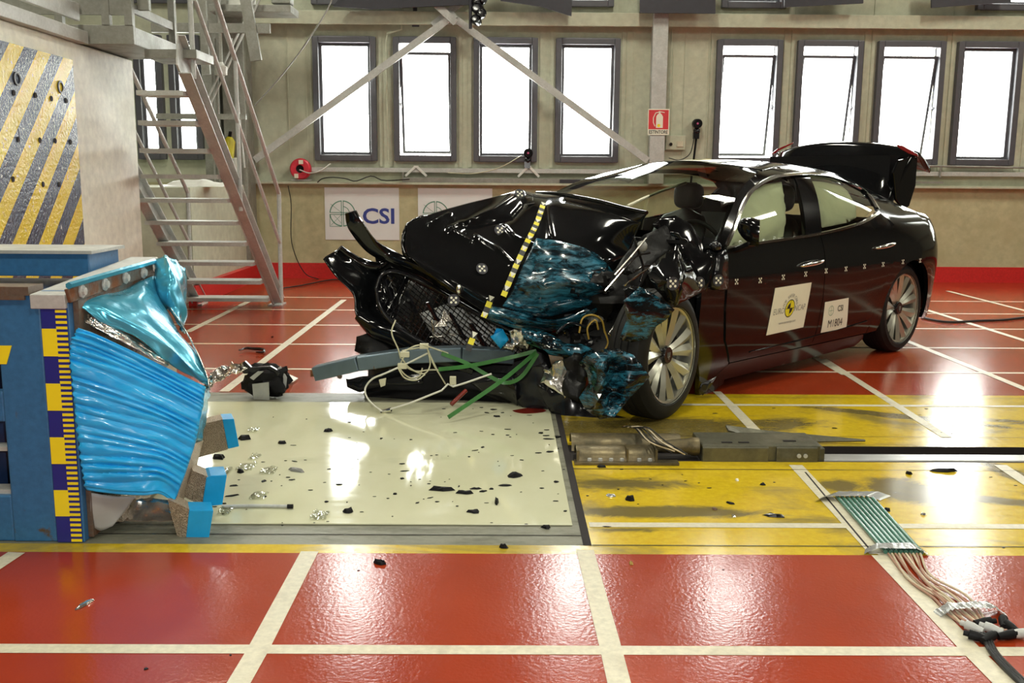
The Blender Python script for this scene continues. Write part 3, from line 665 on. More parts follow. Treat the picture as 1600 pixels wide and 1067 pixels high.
b = MB(); b.box(PY(330, 20, 9.2)-[0, .1, 0], PY(457, 10, 9.2)+[0, .35, 0]); tag(b.build('wall_shelf', ['steel_grey'], bevel=.004), 'grey shelf near the ceiling left of the first upper window', 'shelf')
P = PY(440, 5, 9.15); b = MB(); b.box(P-[.12, .0, .0], P+[.1, .2, .14]); tag(b.build('tool_box', ['steel_grey'], bevel=.01), 'grey box on the high shelf', 'box')
P = PY(372, 9, 9.15); b = MB(); b.lathe([(0, 0), (.16, 0), (.17, .2), (0, .2)], P+[0, .15, -.02], (0, 0, 1), 20); tag(b.build('white_drum', ['white_plastic'], smooth=40), 'white drum on the high shelf beside the grey box', 'drum')
t_ = thing('pendant_lamp', 'small white pendant lamp hanging behind the stair handrail', 'lamp', PY(345, 107, 8.9)); P = PY(345, 110, 8.9)
b = MB(); b.lathe([(0, -.05), (.07, -.05), (.075, .04), (.04, .06), (.03, .09), (0, .09)], P, (0, 0, 1), 16); b.build('lamp_body', ['white_plastic'], t_, smooth=40); b = MB(); b.tube([P+[0, 0, .08], P+[0, 0, 1.2]], .03); b.build('pole', ['steel_grey'], t_)
t_ = thing('fire_extinguisher', 'yellow extinguisher bottle leaning behind the stairs', 'extinguisher', PY(357, 240, 9.44)); P = PY(357, 240, 9.44)
b = MB(); b.lathe([(0, -.19), (.07, -.18), (.07, .15), (.03, .2), (0, .2)], P, (.12, 0, 1), 16); b.build('bottle', ['ext_yellow'], t_, smooth=40); b = MB(); b.tube([P+[.02, 0, .19], P+[.04, -.02, .26]], .02); b.build('valve', ['black_plastic'], t_)
b = MB(); P = PY(369, 264, 9.36); b.lathe([(0, -.12), (.05, -.12), (.05, .12), (0, .14)], P, (0, 0, 1), 12); tag(b.build('spray_can', ['white_plastic'], smooth=40), 'white can below the yellow extinguisher bottle', 'can')
b = MB(); A_ = PY(341, 250, 9.1); A_[2] = 1.18; B_ = PY(333, 240, 9.1); B_[2] = 1.18; b.tube([PY(338, 60, 9.1), A_], .02); b.tube([PY(331, 40, 9.1), B_], .014); tag(b.build('conduit', ['steel_grey'], smooth=50), 'pair of upright pipes beside the corner column', 'conduit')
# rags on the plinth
b = MB(); P = PY(300, 290, 8.0)
b.grid(lambda s, r: (P[0]-.35+.85*s, 7.9+.3*r, 1.185+.05*max(0, noise.noise((s*6, r*4, 1)))+.06*math.sin(math.pi*s)*math.sin(math.pi*r)), 24, 10)
tag(b.build('rag', ['white_plastic'], smooth=70), 'crumpled white rags on the low wall behind the stairs', 'rag')

# ------------------------------------------------------------------ rail trolley in the track
t_ = thing('rail_guide', 'shiny steel rail running in the dark floor track at the right', 'rail', (1.3, 1.98, 0))
b = MB(); b.box((1.21, 1.935, -.12), (14.9, 2.04, -.015)); b.build('rail_head', ['rail_steel'], t_, bevel=.006); b = MB(); b.box((1.21, 2.06, -.12), (14.9, 2.115, -.05)); b.build('rail_lip', ['rusty_steel'], t_)
t_ = thing('tow_trolley', 'olive steel tow trolley block lying in the track right of the brown clamp', 'trolley', (.95, 1.98, 0))
b = MB()
pts = [G(1062, 691, .09), G(1062, 717, .055), G(1230, 717, .055), G(1243, 705, .07)]
b.box((.62, 1.86, -.02), (1.175, 2.10, .075)); b.box((.62, 1.845, -.02), (.93, 1.86, .07)); b.box((.965, 1.845, -.02), (1.16, 1.86, .07)); b.box((1.175, 1.87, -.02), (1.2, 2.09, .06)); b.build('body', ['trolley_steel'], t_, bevel=.006)
for x, z in ((1.10, .03), (1.07, .03)):
    b = MB(); b.lathe([(0, 0), (.010, 0), (.010, .006), (0, .006)], (x, 1.845, z), (0, -1, 0), 10); b.build('bolt', ['galv'], t_)
b = MB(); 
for x in (.72, .8): b.box((x, 1.9, .075), (x+.05, 1.915, .079))
b.box((1.02, 1.93, .075), (1.08, 1.945, .079)); b.build('slot', ['dark_gap'], t_)
b = MB(); b.add([(1.0, 2.16, .003), (1.5, 2.17, .01), (1.5, 2.18, .014), (1.0, 2.21, .05), (.8, 2.13, .07), (.8, 2.19, .08)], [(0, 1, 2, 3), (0, 3, 5, 4)]); b.build('tail_wedge', ['trolley_steel'], t_, solid=.01)
t_ = thing('rail_clamp', 'brown steel clamp with bolt row in the track beside the white plate', 'clamp', (.3, 1.93, 0))
def prof(y0, r, x0, x1, nm, nn=10):
    b = MB(); b.grid(lambda s, q_: (x0+(x1-x0)*s, y0-r*math.cos(math.pi*q_), .005+r*.75*math.sin(math.pi*q_)), 1, nn); b.poly([(x1, y0-r*math.cos(math.pi*q_/nn), .005+r*.75*math.sin(math.pi*q_/nn)) for q_ in range(nn+1)], .002, (1, 0, 0)); return b.build(nm, ['dirty_steel'], t_, smooth=60)
prof(2.08, .085, .02, .55, 'half_pipe'); prof(1.885, .08, .03, .40, 'half_pipe')
b = MB(); b.box((.02, 1.775, .002), (.50, 1.835, .012)); b.box((.03, 1.80, .012), (.042, 1.83, .06)); b.box((.26, 1.79, .012), (.268, 1.88, .072)); b.box((.392, 1.79, .012), (.402, 1.96, .07)); b.build('flange', ['dirty_steel'], t_)
for k in range(6):
    x = .09+k*.05+(.03 if k > 3 else 0); b = MB(); b.lathe([(0, 0), (.011, 0), (.011, .012), (.006, .014), (0, .014)], (x, 1.812, .012), (0, 0, 1), 6); b.build('bolt', ['galv'], t_)
b = MB(); b.lathe([(0, 0), (.025, 0), (.04, .16), (.044, .165), (.044, .2), (0, .2)], (.412, 1.91, .055), (1, .0, 0), 16); b.build('plunger', ['dirty_steel'], t_, smooth=40)
t_2 = thing('wire_bundle', 'bundle of thin light wires running over the brown clamp from under the car', 'wires', G(1000, 680))
for k in range(7):
    A_ = G(972+3*k, 668+rnd.uniform(-2, 2), .02+.015*k); B_ = G(1010+5*k, 690+rnd.uniform(-4, 4), .10); C2 = G(1050+4*k, 706+rnd.uniform(-4, 4), .04+.01*k)
    b = MB(); b.tube(curve([A_, (A_+B_)/2+[0, 0, .03], B_, C2], 12), .0035, 5); b.build('wire', ['cream_wire' if k % 2 else 'black_cable'], t_2)

# ------------------------------------------------------------------ blue crash wall trolley with ruler and honeycomb
YN = .80
t_ = thing('barrier_trolley', 'scuffed blue steel barrier frame with yellow and navy ruler at the left edge', 'barrier frame', (-2.2, .9, 0))
def yp(px, py, Y=YN): return PY(px, py, Y)
def trace(nm, pts, Y, th, mat, par, bevel=None):
    b = MB(); b.poly([PY(x, y, Y) for x, y in pts], th, (0, 1, 0)); return b.build(nm, mat if isinstance(mat, list) else [mat], par, bevel=bevel)
XF = -1.905
b = MB(); zt = .92
b.box((XF, YN, 0), (-1.805, YN+.05, .865)); b.box((XF-.02, YN+.05, 0), (-1.81, 1.70, .90)); b.build('front_plate', ['blue_paint'], t_, bevel=.004)
b = MB(); b.box((-2.06, YN+.005, 0), (XF-.001, YN+.06, zt-.03)); b.box((-3.24, YN+.01, 0), (-2.06, YN+.06, .17)); b.box((-3.24, YN+.01, .44), (-2.06, YN+.06, .55)); b.box((-3.24, YN+.01, .73), (-2.06, YN+.06, zt-.03)); b.build('side_frame', ['blue_paint'], t_, bevel=.006)
b = MB(); b.box((-3.24, 1.0, 0), (-1.94, 1.65, .86)); b.build('inner_body', ['blue_dark'], t_)
b = MB(); b.box((-3.24, YN+.03, .17), (-2.06, YN+.10, .185)); b.box((-3.24, YN+.06, .32), (-2.06, YN+.12, .335)); b.build('inner_shelf', ['galv'], t_)
b = MB(); b.box((-3.24, YN-.01, zt-.03), (XF-.03, YN+.10, zt)); b.box((-3.24, YN-.012, zt-.045), (-1.95, YN+.0, zt-.03)); b.build('top_flange', ['rusty_steel'], t_)
b = MB(); b.box((-3.24, 1.35, .90), (-1.96, 1.65, .99)); b.build('rear_beam', ['blue_paint'], t_, bevel=.004); b = MB(); b.box((-3.24, 1.33, .99), (-1.94, 1.67, 1.003)); b.build('rear_beam_cap', ['galv'], t_)
trace('striped_flap', ((-20, 540), (18, 540), (10, 569), (-20, 569)), YN+.002, .004, 'ruler_yellow', t_)
b = MB(); P_ = [(-1.925, YN-.012, .87), (-1.815, YN-.012, .87), (-1.775, 1.75, .925), (-1.93, 1.75, .925)]
b.poly([(-1.93, YN-.015, .845), (-1.81, YN-.015, .845), (-1.81, 1.70, .90), (-1.93, 1.70, .90)], .05, (0, 0, 1)); b.build('top_cap', ['galv'], t_, bevel=.003)
# ruler
b = MB(); x0, x1 = -1.900, -1.812; yr = YN-.006; H = .868/9
b.box((x0, yr, .004), (x1, YN-.001, .868), 1)
for k in range(9):
    if k % 2: b.box((x0, yr-.002, .004+k*H), (x0+.05, yr, .004+(k+1)*H), 0)
for k in range(45):
    z = .006+k*.864/45
    b.box((x0+.050, yr-.0021, z), (x1, yr, z+.0095), 0)
b.build('ruler', ['ruler_yellow', 'ruler_blue'], t_)
# honeycomb barrier
t_ = thing('deformable_barrier', 'crushed bright blue honeycomb barrier block bolted to the barrier frame', 'barrier', (-1.6, 1.2, .5))
b = MB(); b.box((-1.804, YN+.03, .01), (-1.785, 1.72, .90)); b.build('mounting_plate', ['rusty_steel'], t_)
fl = [PX(x, y, -1.775) for x, y in ((105, 452), (239, 413), (241, 429), (112, 473))]
b = MB(); b.poly(fl, -.012, (1, 0, 0)); b.build('mounting_flange', ['rusty_steel'], t_, bevel=.003)
b = MB(); b.tube([fl[0]+[.006, 0, .012], fl[1]+[.006, 0, .012]], .012, 6); b.build('flange_edge', ['cyan_sheet'], t_)
for px, py in ((127, 455), (163, 444), (195, 434), (223, 426)):
    P = PX(px, py, -1.774); b = MB(); b.lathe([(0, 0), (.024, 0), (.024, .006), (.014, .007), (.014, .016), (0, .018)], P, (1, 0, 0), 8); b.build('bolt', ['galv'], t_)
# pleated near face
TL, TR, BR, BL = [(122, 513, .86), (196, 541, .9), (262, 572, .98), (318, 602, 1.06)], None, None, None
top = [(122, 512, .785), (150, 522, .81), (200, 545, .88), (262, 575, .97), (321, 604, 1.05)]
bot = [(134, 766, .785), (180, 772, .80), (225, 774, .82), (250, 772, .85), (272, 786, .9)]
lef = [(122, 512), (110, 548), (116, 620), (124, 700), (134, 766)]
rig = [(321, 604), (316, 640), (306, 690), (290, 740), (272, 786)]
def pleat(s, r):
    a = cr([np.array(p, float) for p in top], s); c = cr([np.array(p, float) for p in bot], s)
    l = cr([np.array(p, float) for p in lef], r); g = cr([np.array(p, float) for p in rig], r)
    q_ = a[:2]*(1-r)+c[:2]*r + l*(1-s)+g*s - ((1-s)*(1-r)*a0_+s*(1-r)*a1_+(1-s)*r*c0_+s*r*c1_)
    Y = a[2]*(1-r)+c[2]*r
    P = PY(q_[0], q_[1], Y)
    rr = r*19+1.1*noise.noise((s*.8, r*9, 3))+.3*s
    amp = .010*(.35+.65*abs(noise.noise((s*2, math.floor(rr)*3.3, 5))*2))*(1 if .02 < r < .98 else .3)
    k = abs((rr % 1)-.5)*2
    P = P+np.array([.2, -1, .3])*(amp*(1-k**2)*1.6 + .003*noise.noise((s*9, r*20, 1)) + .014*noise.noise((s*1.5, r*2.2, 8)))
    if s < .06: P = P+np.array([.004*math.sin(r*140), 0, 0])
    return P
a0_, a1_, c0_, c1_ = [np.array(p[:2], float) for p in (top[0], top[-1], bot[0], bot[-1])]
b = MB(); b.grid(pleat, 40, 150); b.build('pleated_cladding', ['cyan_foil'], t_, smooth=40, solid=.004)
def patch(nm, rows, mat, par, nu=28, nv=28, amp=.0, fr=5, seed=0, solid=.004, smooth=45, ridge=0):
    R0 = [[PY(*p) if len(p) == 3 else np.array(p[1:]) for p in r] for r in rows]
    def fn(s, r):
        P = cr([cr(rw, s) for rw in R0], r)
        n = Vector((noise.noise((s*fr, r*fr, seed)), noise.noise((s*fr, r*fr, seed+9)), noise.noise((s*fr, r*fr, seed+20))))
        d = amp*np.array(n)
        if ridge: d = d+np.array([0, -1, .5])*ridge*(abs(noise.noise((s*fr*.8, r*fr*.8, seed+4)))-.2)
        return P+d
    b = MB(); b.grid(fn, nu, nv); return b.build(nm, mat if isinstance(mat, list) else [mat], par, smooth=smooth, solid=solid)
patch('top_sheet', [[(112, 474, .84), (160, 458, 1.05), (205, 445, 1.3), (243, 432, 1.52)],
                    [(140, 492, .86), (190, 480, .98), (225, 466, 1.2), (252, 468, 1.4)],
                    [(205, 528, .93), (232, 515, .99), (262, 512, 1.12), (280, 514, 1.3)],
                    [(262, 562, .99), (285, 560, 1.0), (300, 556, 1.08), (308, 556, 1.18)],
                    [(318, 597, 1.05), (320, 598, 1.06), (322, 600, 1.08), (325, 603, 1.1)]], 'cyan_sheet', t_, amp=.025, fr=3, ridge=.05, seed=3)
patch('edge_sheet', [[(243, 432, 1.50), (247, 440, 1.48)], [(262, 480, 1.38), (268, 482, 1.36)], [(290, 520, 1.25), (294, 524, 1.2)], [(315, 570, 1.14), (320, 580, 1.1)], [(322, 600, 1.1), (328, 610, 1.08)]], 'silver_foil', t_, nu=4, nv=20)
patch('silver_layers', [[(132, 503, .85), (145, 492, .88)], [(160, 518, .86), (172, 508, .9)], [(205, 540, .89), (215, 530, .95)], [(262, 572, .96), (265, 562, 1.0)]], 'silver_foil', t_, nu=16, nv=24, amp=.006, fr=14)
patch('upper_core', [[(112, 480, .86), (140, 492, .9)], [(112, 545, .87), (135, 505, .9)]], 'honeycomb', t_, nu=6, nv=6)
patch('far_roll', [[(243, 418, 1.56), (255, 402, 1.56), (272, 407, 1.6), (288, 418, 1.68)], [(243, 440, 1.5), (262, 430, 1.42), (280, 436, 1.5), (290, 445, 1.66)],
                   [(250, 468, 1.44), (268, 462, 1.38), (284, 470, 1.45), (289, 478, 1.62)], [(270, 492, 1.36), (276, 494, 1.36), (285, 500, 1.42), (287, 512, 1.58)], [(284, 512, 1.30), (285, 514, 1.32), (286, 518, 1.4), (287, 522, 1.5)]], 'cyan_sheet', t_, amp=.02, ridge=.04, fr=4, seed=12)
patch('front_side_strip', [[(321, 604, 1.05), (328, 612, 1.3)], [(312, 650, 1.02), (324, 640, 1.3)], [(300, 695, 1.0), (316, 690, 1.25)]], 'cyan_sheet', t_, nu=6, nv=12, amp=.01)
patch('front_side_core', [[(300, 695, 1.0), (318, 688, 1.25)], [(287, 745, .95), (302, 745, 1.1)], [(274, 784, .92), (286, 782, 1.0)]], 'honeycomb', t_, nu=8, nv=12)
patch('crumpled_foil', [[(324, 590, 1.15), (345, 573, 1.25), (368, 570, 1.3), (382, 573, 1.32)], [(328, 604, 1.12), (348, 590, 1.22), (366, 582, 1.28), (380, 578, 1.3)]], 'silver_foil', t_, nu=20, nv=10, amp=.03, fr=11)
b = MB(); b.tube([PY(318, 600, 1.25)-[0, 0, .02], PY(330, 598, 1.25)], .012); b.build('foil_root', ['silver_foil'], t_)
patch('lower_paper', [[(141, 770, .83), (180, 776, .86), (212, 776, .9)], [(142, 800, .83), (165, 800, .85), (196, 798, .88)], [(146, 824, .84), (158, 829, .85), (176, 822, .86)]], 'grey_paper', t_, nu=14, nv=10)
patch('lower_flap', [[(132, 770, .86), (141, 770, .87)], [(134, 790, .86), (141, 800, .87)]], 'cyan_flat', t_, nu=2, nv=3)
patch('lower_backing', [[(210, 780, 1.0), (240, 778, 1.0), (290, 790, 1.0)], [(180, 818, .97), (240, 820, .97), (290, 815, .97)]], 'silver_foil', t_, nu=10, nv=6, amp=.01)
b = MB(); b.box((-1.784, .93, .03), (-1.72, 1.6, .6)); b.build('honeycomb_core', ['honeycomb'], t_)
# loose honeycomb pieces with blue faces
def hblock(core, face, Yf, depth, lab):
    c = [PY(x, y, Yf) for x, y in core]; f = [PY(x, y, Yf) for x, y in face]
    t2 = thing('honeycomb_block', lab, 'honeycomb block', tuple(np.mean(f, 0)*[1, 1, 0]), 'torn honeycomb blocks at the barrier foot')
    b = MB(); b.poly(c, depth, (-.35, .9, 0)); b.build('core', ['honeycomb'], t2)
    b = MB(); b.poly([p-np.array([0, .004, 0]) for p in f], depth+.008, (-.35, .9, 0)); b.build('blue_face', ['cyan_flat'], t2, bevel=.002)
    return t2
hblock(((313, 704), (319, 662), (348, 655), (356, 702), (306, 716)), ((348, 655), (366, 654), (374, 697), (357, 701)), 1.50, .10, 'topmost small honeycomb block with blue end, furthest from the camera')
hblock(((286, 776), (301, 735), (325, 745), (317, 790)), ((323, 746), (330, 743), (355, 742), (348, 788), (316, 792)), 1.02, .12, 'middle honeycomb block with blue face behind the lowest one')
hblock(((262, 780), (285, 790), (296, 796), (291, 841), (277, 838), (266, 800)), ((296, 797), (334, 797), (327, 840), (291, 843)), .86, .10, 'lowest honeycomb block with bright blue face, nearest the camera')
# ------------------------------------------------------------------ the car: frame of its own (u forward, v to its left side, w up)
CA = np.array([2.647, 4.718, 0.0]); _fa = math.radians(223.2)
CF = np.array([math.cos(_fa), math.sin(_fa), 0]); CL = np.array([-CF[1], CF[0], 0])
CL = CL if CL@(CP-CA) > 0 else -CL
def W(u, v, w): return CA+CF*u+CL*v+np.array([0, 0, w])
def CV(px, py, v):
    P = hit(px, py, CL, CL@CA+v); return P
def cuv(P): d = np.array(P)-CA; return d@CF, d@CL, d[2]
WS = [(0.0, -.14), (.1, -.08), (.2, -.03), (.3, -.005), (.45, .005), (.62, .015), (.75, .015), (.86, .0), (.95, -.03), (1.05, -.08), (1.2, -.17), (1.33, -.27), (1.40, -.38), (1.44, -.6)]
_wx = np.array([a for a, b in WS]); _wy = np.array([b for a, b in WS])
def vs(u, w):
    # smoothed profile
    v = float(np.mean([np.interp(w+d, _wx, _wy) for d in (-.05, -.025, 0, .025, .05)]))
    v += .035*math.exp(-((u+.15)/.55)**2)*math.exp(-((w-.72)/.25)**2)
    if u < -.5: v -= .55*(min(1.2, (-.5-u)/.65))**2.2
    if w > 1 and u < 1.0: v -= min(1, (1.0-u)/1.2)**1.3*.18*min(1, (w-1)/.3)
    return v
def on(px, py, off=0.0):
    v = 0.0
    for i in range(80):
        u, _, w = cuv(CV(px, py, v)); u = max(-1.3, min(4, u)); w = max(-.3, min(1.6, w)); v += .4*(vs(u, w)+off-v)
    return (u, w)
def S(u, w, off=0.0):
    return W(u, vs(u, w)+off, w)
car = thing('car', 'black four-door saloon with a crushed front and raised boot lid', 'car', CA+CF*1.4-CL*.95)
def spanel(nm, poly, holes=(), step=.045, off=0.0, th=.02, mat='black_paint', par=None, mirror=False, smooth=50, pix=False):
    """panel lying on the curved body side, outline in (u, w)"""
    if pix: poly = [on(*p) for p in poly]; holes = [[on(*p) for p in h] for h in holes]
    V, F = fill2d(poly, holes, step)
    n = len(V)
    def put(u, w, o): 
        v = vs(u, w)+off-o
        if mirror: v = -1.9-v
        return W(u, v, w)
    b = MB(); ec = {}
    for f in F:
        for i in range(len(f)):
            e = (f[i], f[(i+1) % len(f)]); k = tuple(sorted(e)); ec[k] = ec.get(k, 0)+1
    edge = [(k[0], k[1]) for k, c in ec.items() if c == 1]
    b.add([put(*v, 0) for v in V], F)
    if th:
        b.add([put(*v, 0) for v in V]+[put(*v, th) for v in V], [(i, j, n+j, n+i) for i, j in edge])
    return b.build(nm, mat if isinstance(mat, list) else [mat], par or car, smooth=smooth)
# outlines traced on the body side
DLO_TOP = [on(*p) for p in ((1134, 384), (1155, 332), (1170, 302), (1190, 285), (1210, 276), (1230, 273), (1255, 271), (1280, 272), (1305, 277), (1330, 286), (1350, 297), (1362, 310), (1371, 325))]
BELT = [on(*p) for p in ((1372, 331), (1355, 343), (1330, 353), (1280, 365), (1200, 377), (1134, 387))]
DLO = DLO_TOP+BELT
BP = [(u, w) for u, w in BELT]
ub = on(1280, 365)[0]
sill_w = .17
def arch(u0, w0, r, a0=-25, a1=205, n=22): return [(u0+r*math.cos(math.radians(a)), w0+r*math.sin(math.radians(a))) for a in [a0+(a1-a0)*i/n for i in range(n+1)]]
RH = (-.15, .335); RR = .375
uf = on(1134, 388)[0]     # front end of the doors
f1 = on(1137, 440); f2 = on(1137, 520)
cx0 = on(1280, 365); cx1 = (cx0[0]-.015, .80); cx2 = (cx0[0]-.02, .5); cx3 = (cx0[0]+.02, .22)
front_door = [BELT[5], BELT[4], (cx0[0]+.004, cx0[1]), (cx1[0]+.004, cx1[1]), (cx2[0]+.004, cx2[1]), (cx3[0]+.004, cx3[1]), (cx3[0]+.2, sill_w+.03), (uf-.12, sill_w+.03), (uf-.02, .35), (uf+.01, .55), (uf+.01, .75)]
rd = [on(1398, 352), on(1401, 392), on(1386, 430), on(1374, 468)]
rear_door = [(cx0[0]-.004, cx0[1]), BELT[2], BELT[1], (BELT[0][0], BELT[0][1]-.002), (rd[0][0], rd[0][1]), rd[1], rd[2], rd[3], (.37, .40), (.40, sill_w+.03), (cx3[0]+.192, sill_w+.03), (cx3[0]-.004, cx3[1]), (cx2[0]-.004, cx2[1]), (cx1[0]-.004, cx1[1])]
# roof rail curve
RC = [(2.33, .93), (2.15, 1.06), (1.95, 1.19), (1.75, 1.28), (1.5, 1.345), (1.2, 1.38), (.9, 1.388), (.6, 1.38), (.3, 1.345), (.1, 1.295), (-.1, 1.215), (-.3, 1.125), (-.5, 1.055), (-.75, 1.02), (-1.0, .985), (-1.12, .95)]
def wr(u):
    xs = [a for a, b in RC][::-1]; ys = [b for a, b in RC][::-1]; return float(np.interp(u, xs, ys))
RCs = dens(RC, .06, False)
shell = [(2.33, .905)]+RCs+[(-1.16, .8), (-1.17, .6), (-1.14, .35), (-1.05, .22)]+[(-.62, .22)]+arch(RH[0], RH[1], RR, 198, -20)[::1]+[(.42, .20)]
shell = [(2.33, .905)]+RCs+[(-1.16, .8), (-1.17, .6), (-1.14, .38), (-1.02, .25), (-.55, .22)]+[(RH[0]+RR*math.cos(math.radians(a)), RH[1]+RR*math.sin(math.radians(a))) for a in range(196, -19, -8)]+[(.235, .20), (.385, .195), (.372, .40)]
for q_ in (rd[3], rd[2], rd[1], rd[0]): shell.append((q_[0]-.006, q_[1]))
dl = [(BELT[0][0]-.012, BELT[0][1]-.004)]+[(u, w+.0) for u, w in DLO_TOP[::-1]]
shell += dl
side_l = spanel('body_side', shell, step=.05, th=.03)
side_r = spanel('body_side', shell, step=.05, th=.03, mirror=True)
def full_right():
    o = spanel('body_side', [(2.9, .90), (2.33, .905), (1.1, .95), (.3, 1.0), (.0, .98), (.38, .42), (.42, .2), (2.5, .2), (2.56, .4), (2.62, .55), (2.9, .7)], mirror=True, th=.03)
full_right()
SLK = .30
spanel('sill', [(uf-.05, .03+.10), (uf-.14, sill_w+.02), (.41, sill_w+.02), (.38, .15), (.45, .10), (1.2, .085), (uf-.1, .075)], off=-.005, th=.08, mat='black_gloss_plastic')
spanel('sill', [(uf-.05, .13), (uf-.14, sill_w+.02), (.41, sill_w+.02), (.38, .15), (.45, .10), (1.2, .085), (uf-.1, .075)], off=-.005, th=.08, mat='black_gloss_plastic', mirror=True)
fd = spanel('front_door', front_door, off=.003); rdoor = spanel('rear_door', rear_door, off=.003)
spanel('rear_door', rear_door, mirror=True, off=.003); 
# sculpted crease along the lower doors
b = MB(); b.tube([S(u, .245+.055*((2.0-u)/1.6)**2, .004) for u in np.linspace(1.95, .45, 30)], .006, 6); b.build('door_crease', ['black_paint'], fd, smooth=60)
# chrome window surround, glass, pillar trim
def strip_on(nm, pts, wdt, mat, par, off=.012, th=.02, closed=False):
    b = MB(); pts = curve([np.array(p) for p in pts], len(pts)*4)
    prof = []
    for i, p in enumerate(pts):
        d = pts[min(i+1, len(pts)-1)]-pts[max(i-1, 0)]; d /= np.linalg.norm(d); n = np.array([-d[1], d[0]])*wdt/2
        prof.append((p-n, p+n))
    vs_ = []
    for a, c in prof: vs_ += [S(*a, off-th), S(*a, off), S(*c, off), S(*c, off-th)]
    N = len(prof); fs = [(4*i+k, 4*i+(k+1) % 4, 4*i+4+(k+1) % 4, 4*i+4+k) for i in range(N-1) for k in range(4)]+[(0, 1, 2, 3), (4*N-4, 4*N-3, 4*N-2, 4*N-1)]
    b.add(vs_, fs); return b.build(nm, [mat], par, smooth=40)
strip_on('window_trim', DLO_TOP, .016, 'chrome', car)
strip_on('window_trim', BELT, .014, 'chrome', car)
def inset(poly, k):
    c = np.mean(np.array(poly), 0); return [tuple(c+(np.array(p)-c)*k) for p in poly]
gf = [on(*p) for p in ((1136, 384), (1157, 332), (1172, 303), (1191, 287), (1211, 278), (1230, 275), (1240, 275), (1262, 366), (1240, 370), (1190, 377))]
gr = [on(*p) for p in ((1262, 274), (1280, 274), (1304, 279), (1328, 288), (1347, 298), (1358, 311), (1366, 326), (1352, 341), (1328, 351), (1284, 361))]
spanel('side_window', gf, off=-.012, th=0, mat='side_glass', par=fd); spanel('side_window', gr, off=-.012, th=0, mat='side_glass', par=rdoor)
spanel('window_pillar', [on(*p) for p in ((1240, 273), (1263, 272), (1285, 363), (1261, 368))], off=-.006, th=.03, mat='black_paint', par=car)
# airbags behind the side glass
def airbag(pts, seed, nm='curtain_airbag'):
    poly = [on(*p, -.06) for p in pts]; V, F = fill2d(poly, (), .03)
    P = np.array(dens(poly, .03))
    def put(v, sgn):
        d = math.sqrt(((P-np.array(v))**2).sum(1).min()); h = .055*min(1, d/.09)**.6
        n_ = .035*noise.noise((v[0]*7, v[1]*7, seed))+.018*noise.noise((v[0]*17, v[1]*15, seed+3))
        return S(v[0], v[1], -.085+(h+n_*min(1, d/.03))*sgn*.8)
    b = MB(); b.add([put(v, 1) for v in V], F); b.add([put(v, -1) for v in V], F); return b.build(nm, ['airbag'], car, smooth=70)
airbag(((1138, 384), (1150, 350), (1162, 322), (1176, 303), (1200, 288), (1226, 284), (1230, 310), (1232, 340), (1229, 370), (1190, 382)), 1)
airbag(((1262, 282), (1290, 284), (1318, 289), (1330, 300), (1341, 322), (1343, 340), (1330, 348), (1290, 356), (1275, 330)), 5)
# handles
def handle(a, c, par):
    ua, wa = on(*a); uc, wc = on(*c); b = MB()
    n = 12
    def fn(s, r):
        u = ua+(uc-ua)*s; w = wa+(wc-wa)*s; t_ = 2*math.pi*r; k = math.sin(math.pi*min(1, max(0, s)))**.4
        return S(u, w+.014*k*math.sin(t_), .030*k+.012*k*math.cos(t_)+.004)
    b.grid(fn, n, 10); b.build('door_handle', ['chrome'], par, smooth=60)
handle((1246, 416), (1286, 406), fd); handle((1364, 388), (1397, 379), rdoor)
# wing mirror
P0 = W(*on(1165, 378)[:1], vs(*on(1165, 378))+.02, on(1165, 378)[1]+.0)
MC = CV(1176, 361, .14)
ax = CF*.50-CL*.80+np.array([0, 0, .30]); ax /= np.linalg.norm(ax); sd = np.cross(ax, (0, 0, 1.)); sd /= np.linalg.norm(sd)
mir = None; b = MB()
def mirr(s, r):
    t_ = 2*math.pi*s; q_ = r*.13
    k = math.sqrt(max(0, 1-(r*.97)**2.4))
    sq = lambda a: math.copysign(abs(a)**.62, a)
    return MC+ax*(q_-.04)+sd*(.105*sq(math.cos(t_))*k)+np.array([0, 0, .078*sq(math.sin(t_))*k])
b.grid(mirr, 28, 10); mir = b.build('wing_mirror', ['black_paint'], car, smooth=60)
b = MB(); b.add([MC+ax*(-.041)+sd*(.098*math.copysign(abs(math.cos(t_))**.62, math.cos(t_)))+np.array([0, 0, .07*math.copysign(abs(math.sin(t_))**.62, math.sin(t_))]) for t_ in [2*math.pi*i/28 for i in range(28)]], [tuple(range(28))]); b.build('mirror_glass', ['mirror_glass'], mir, fix=False)
b = MB(); b.bar(MC-[0, 0, .07]-sd*.03, S(*on(1150, 388), 0)-[0, 0, .01], .05, .03); b.build('mirror_arm', ['black_gloss_plastic'], mir, bevel=.006)
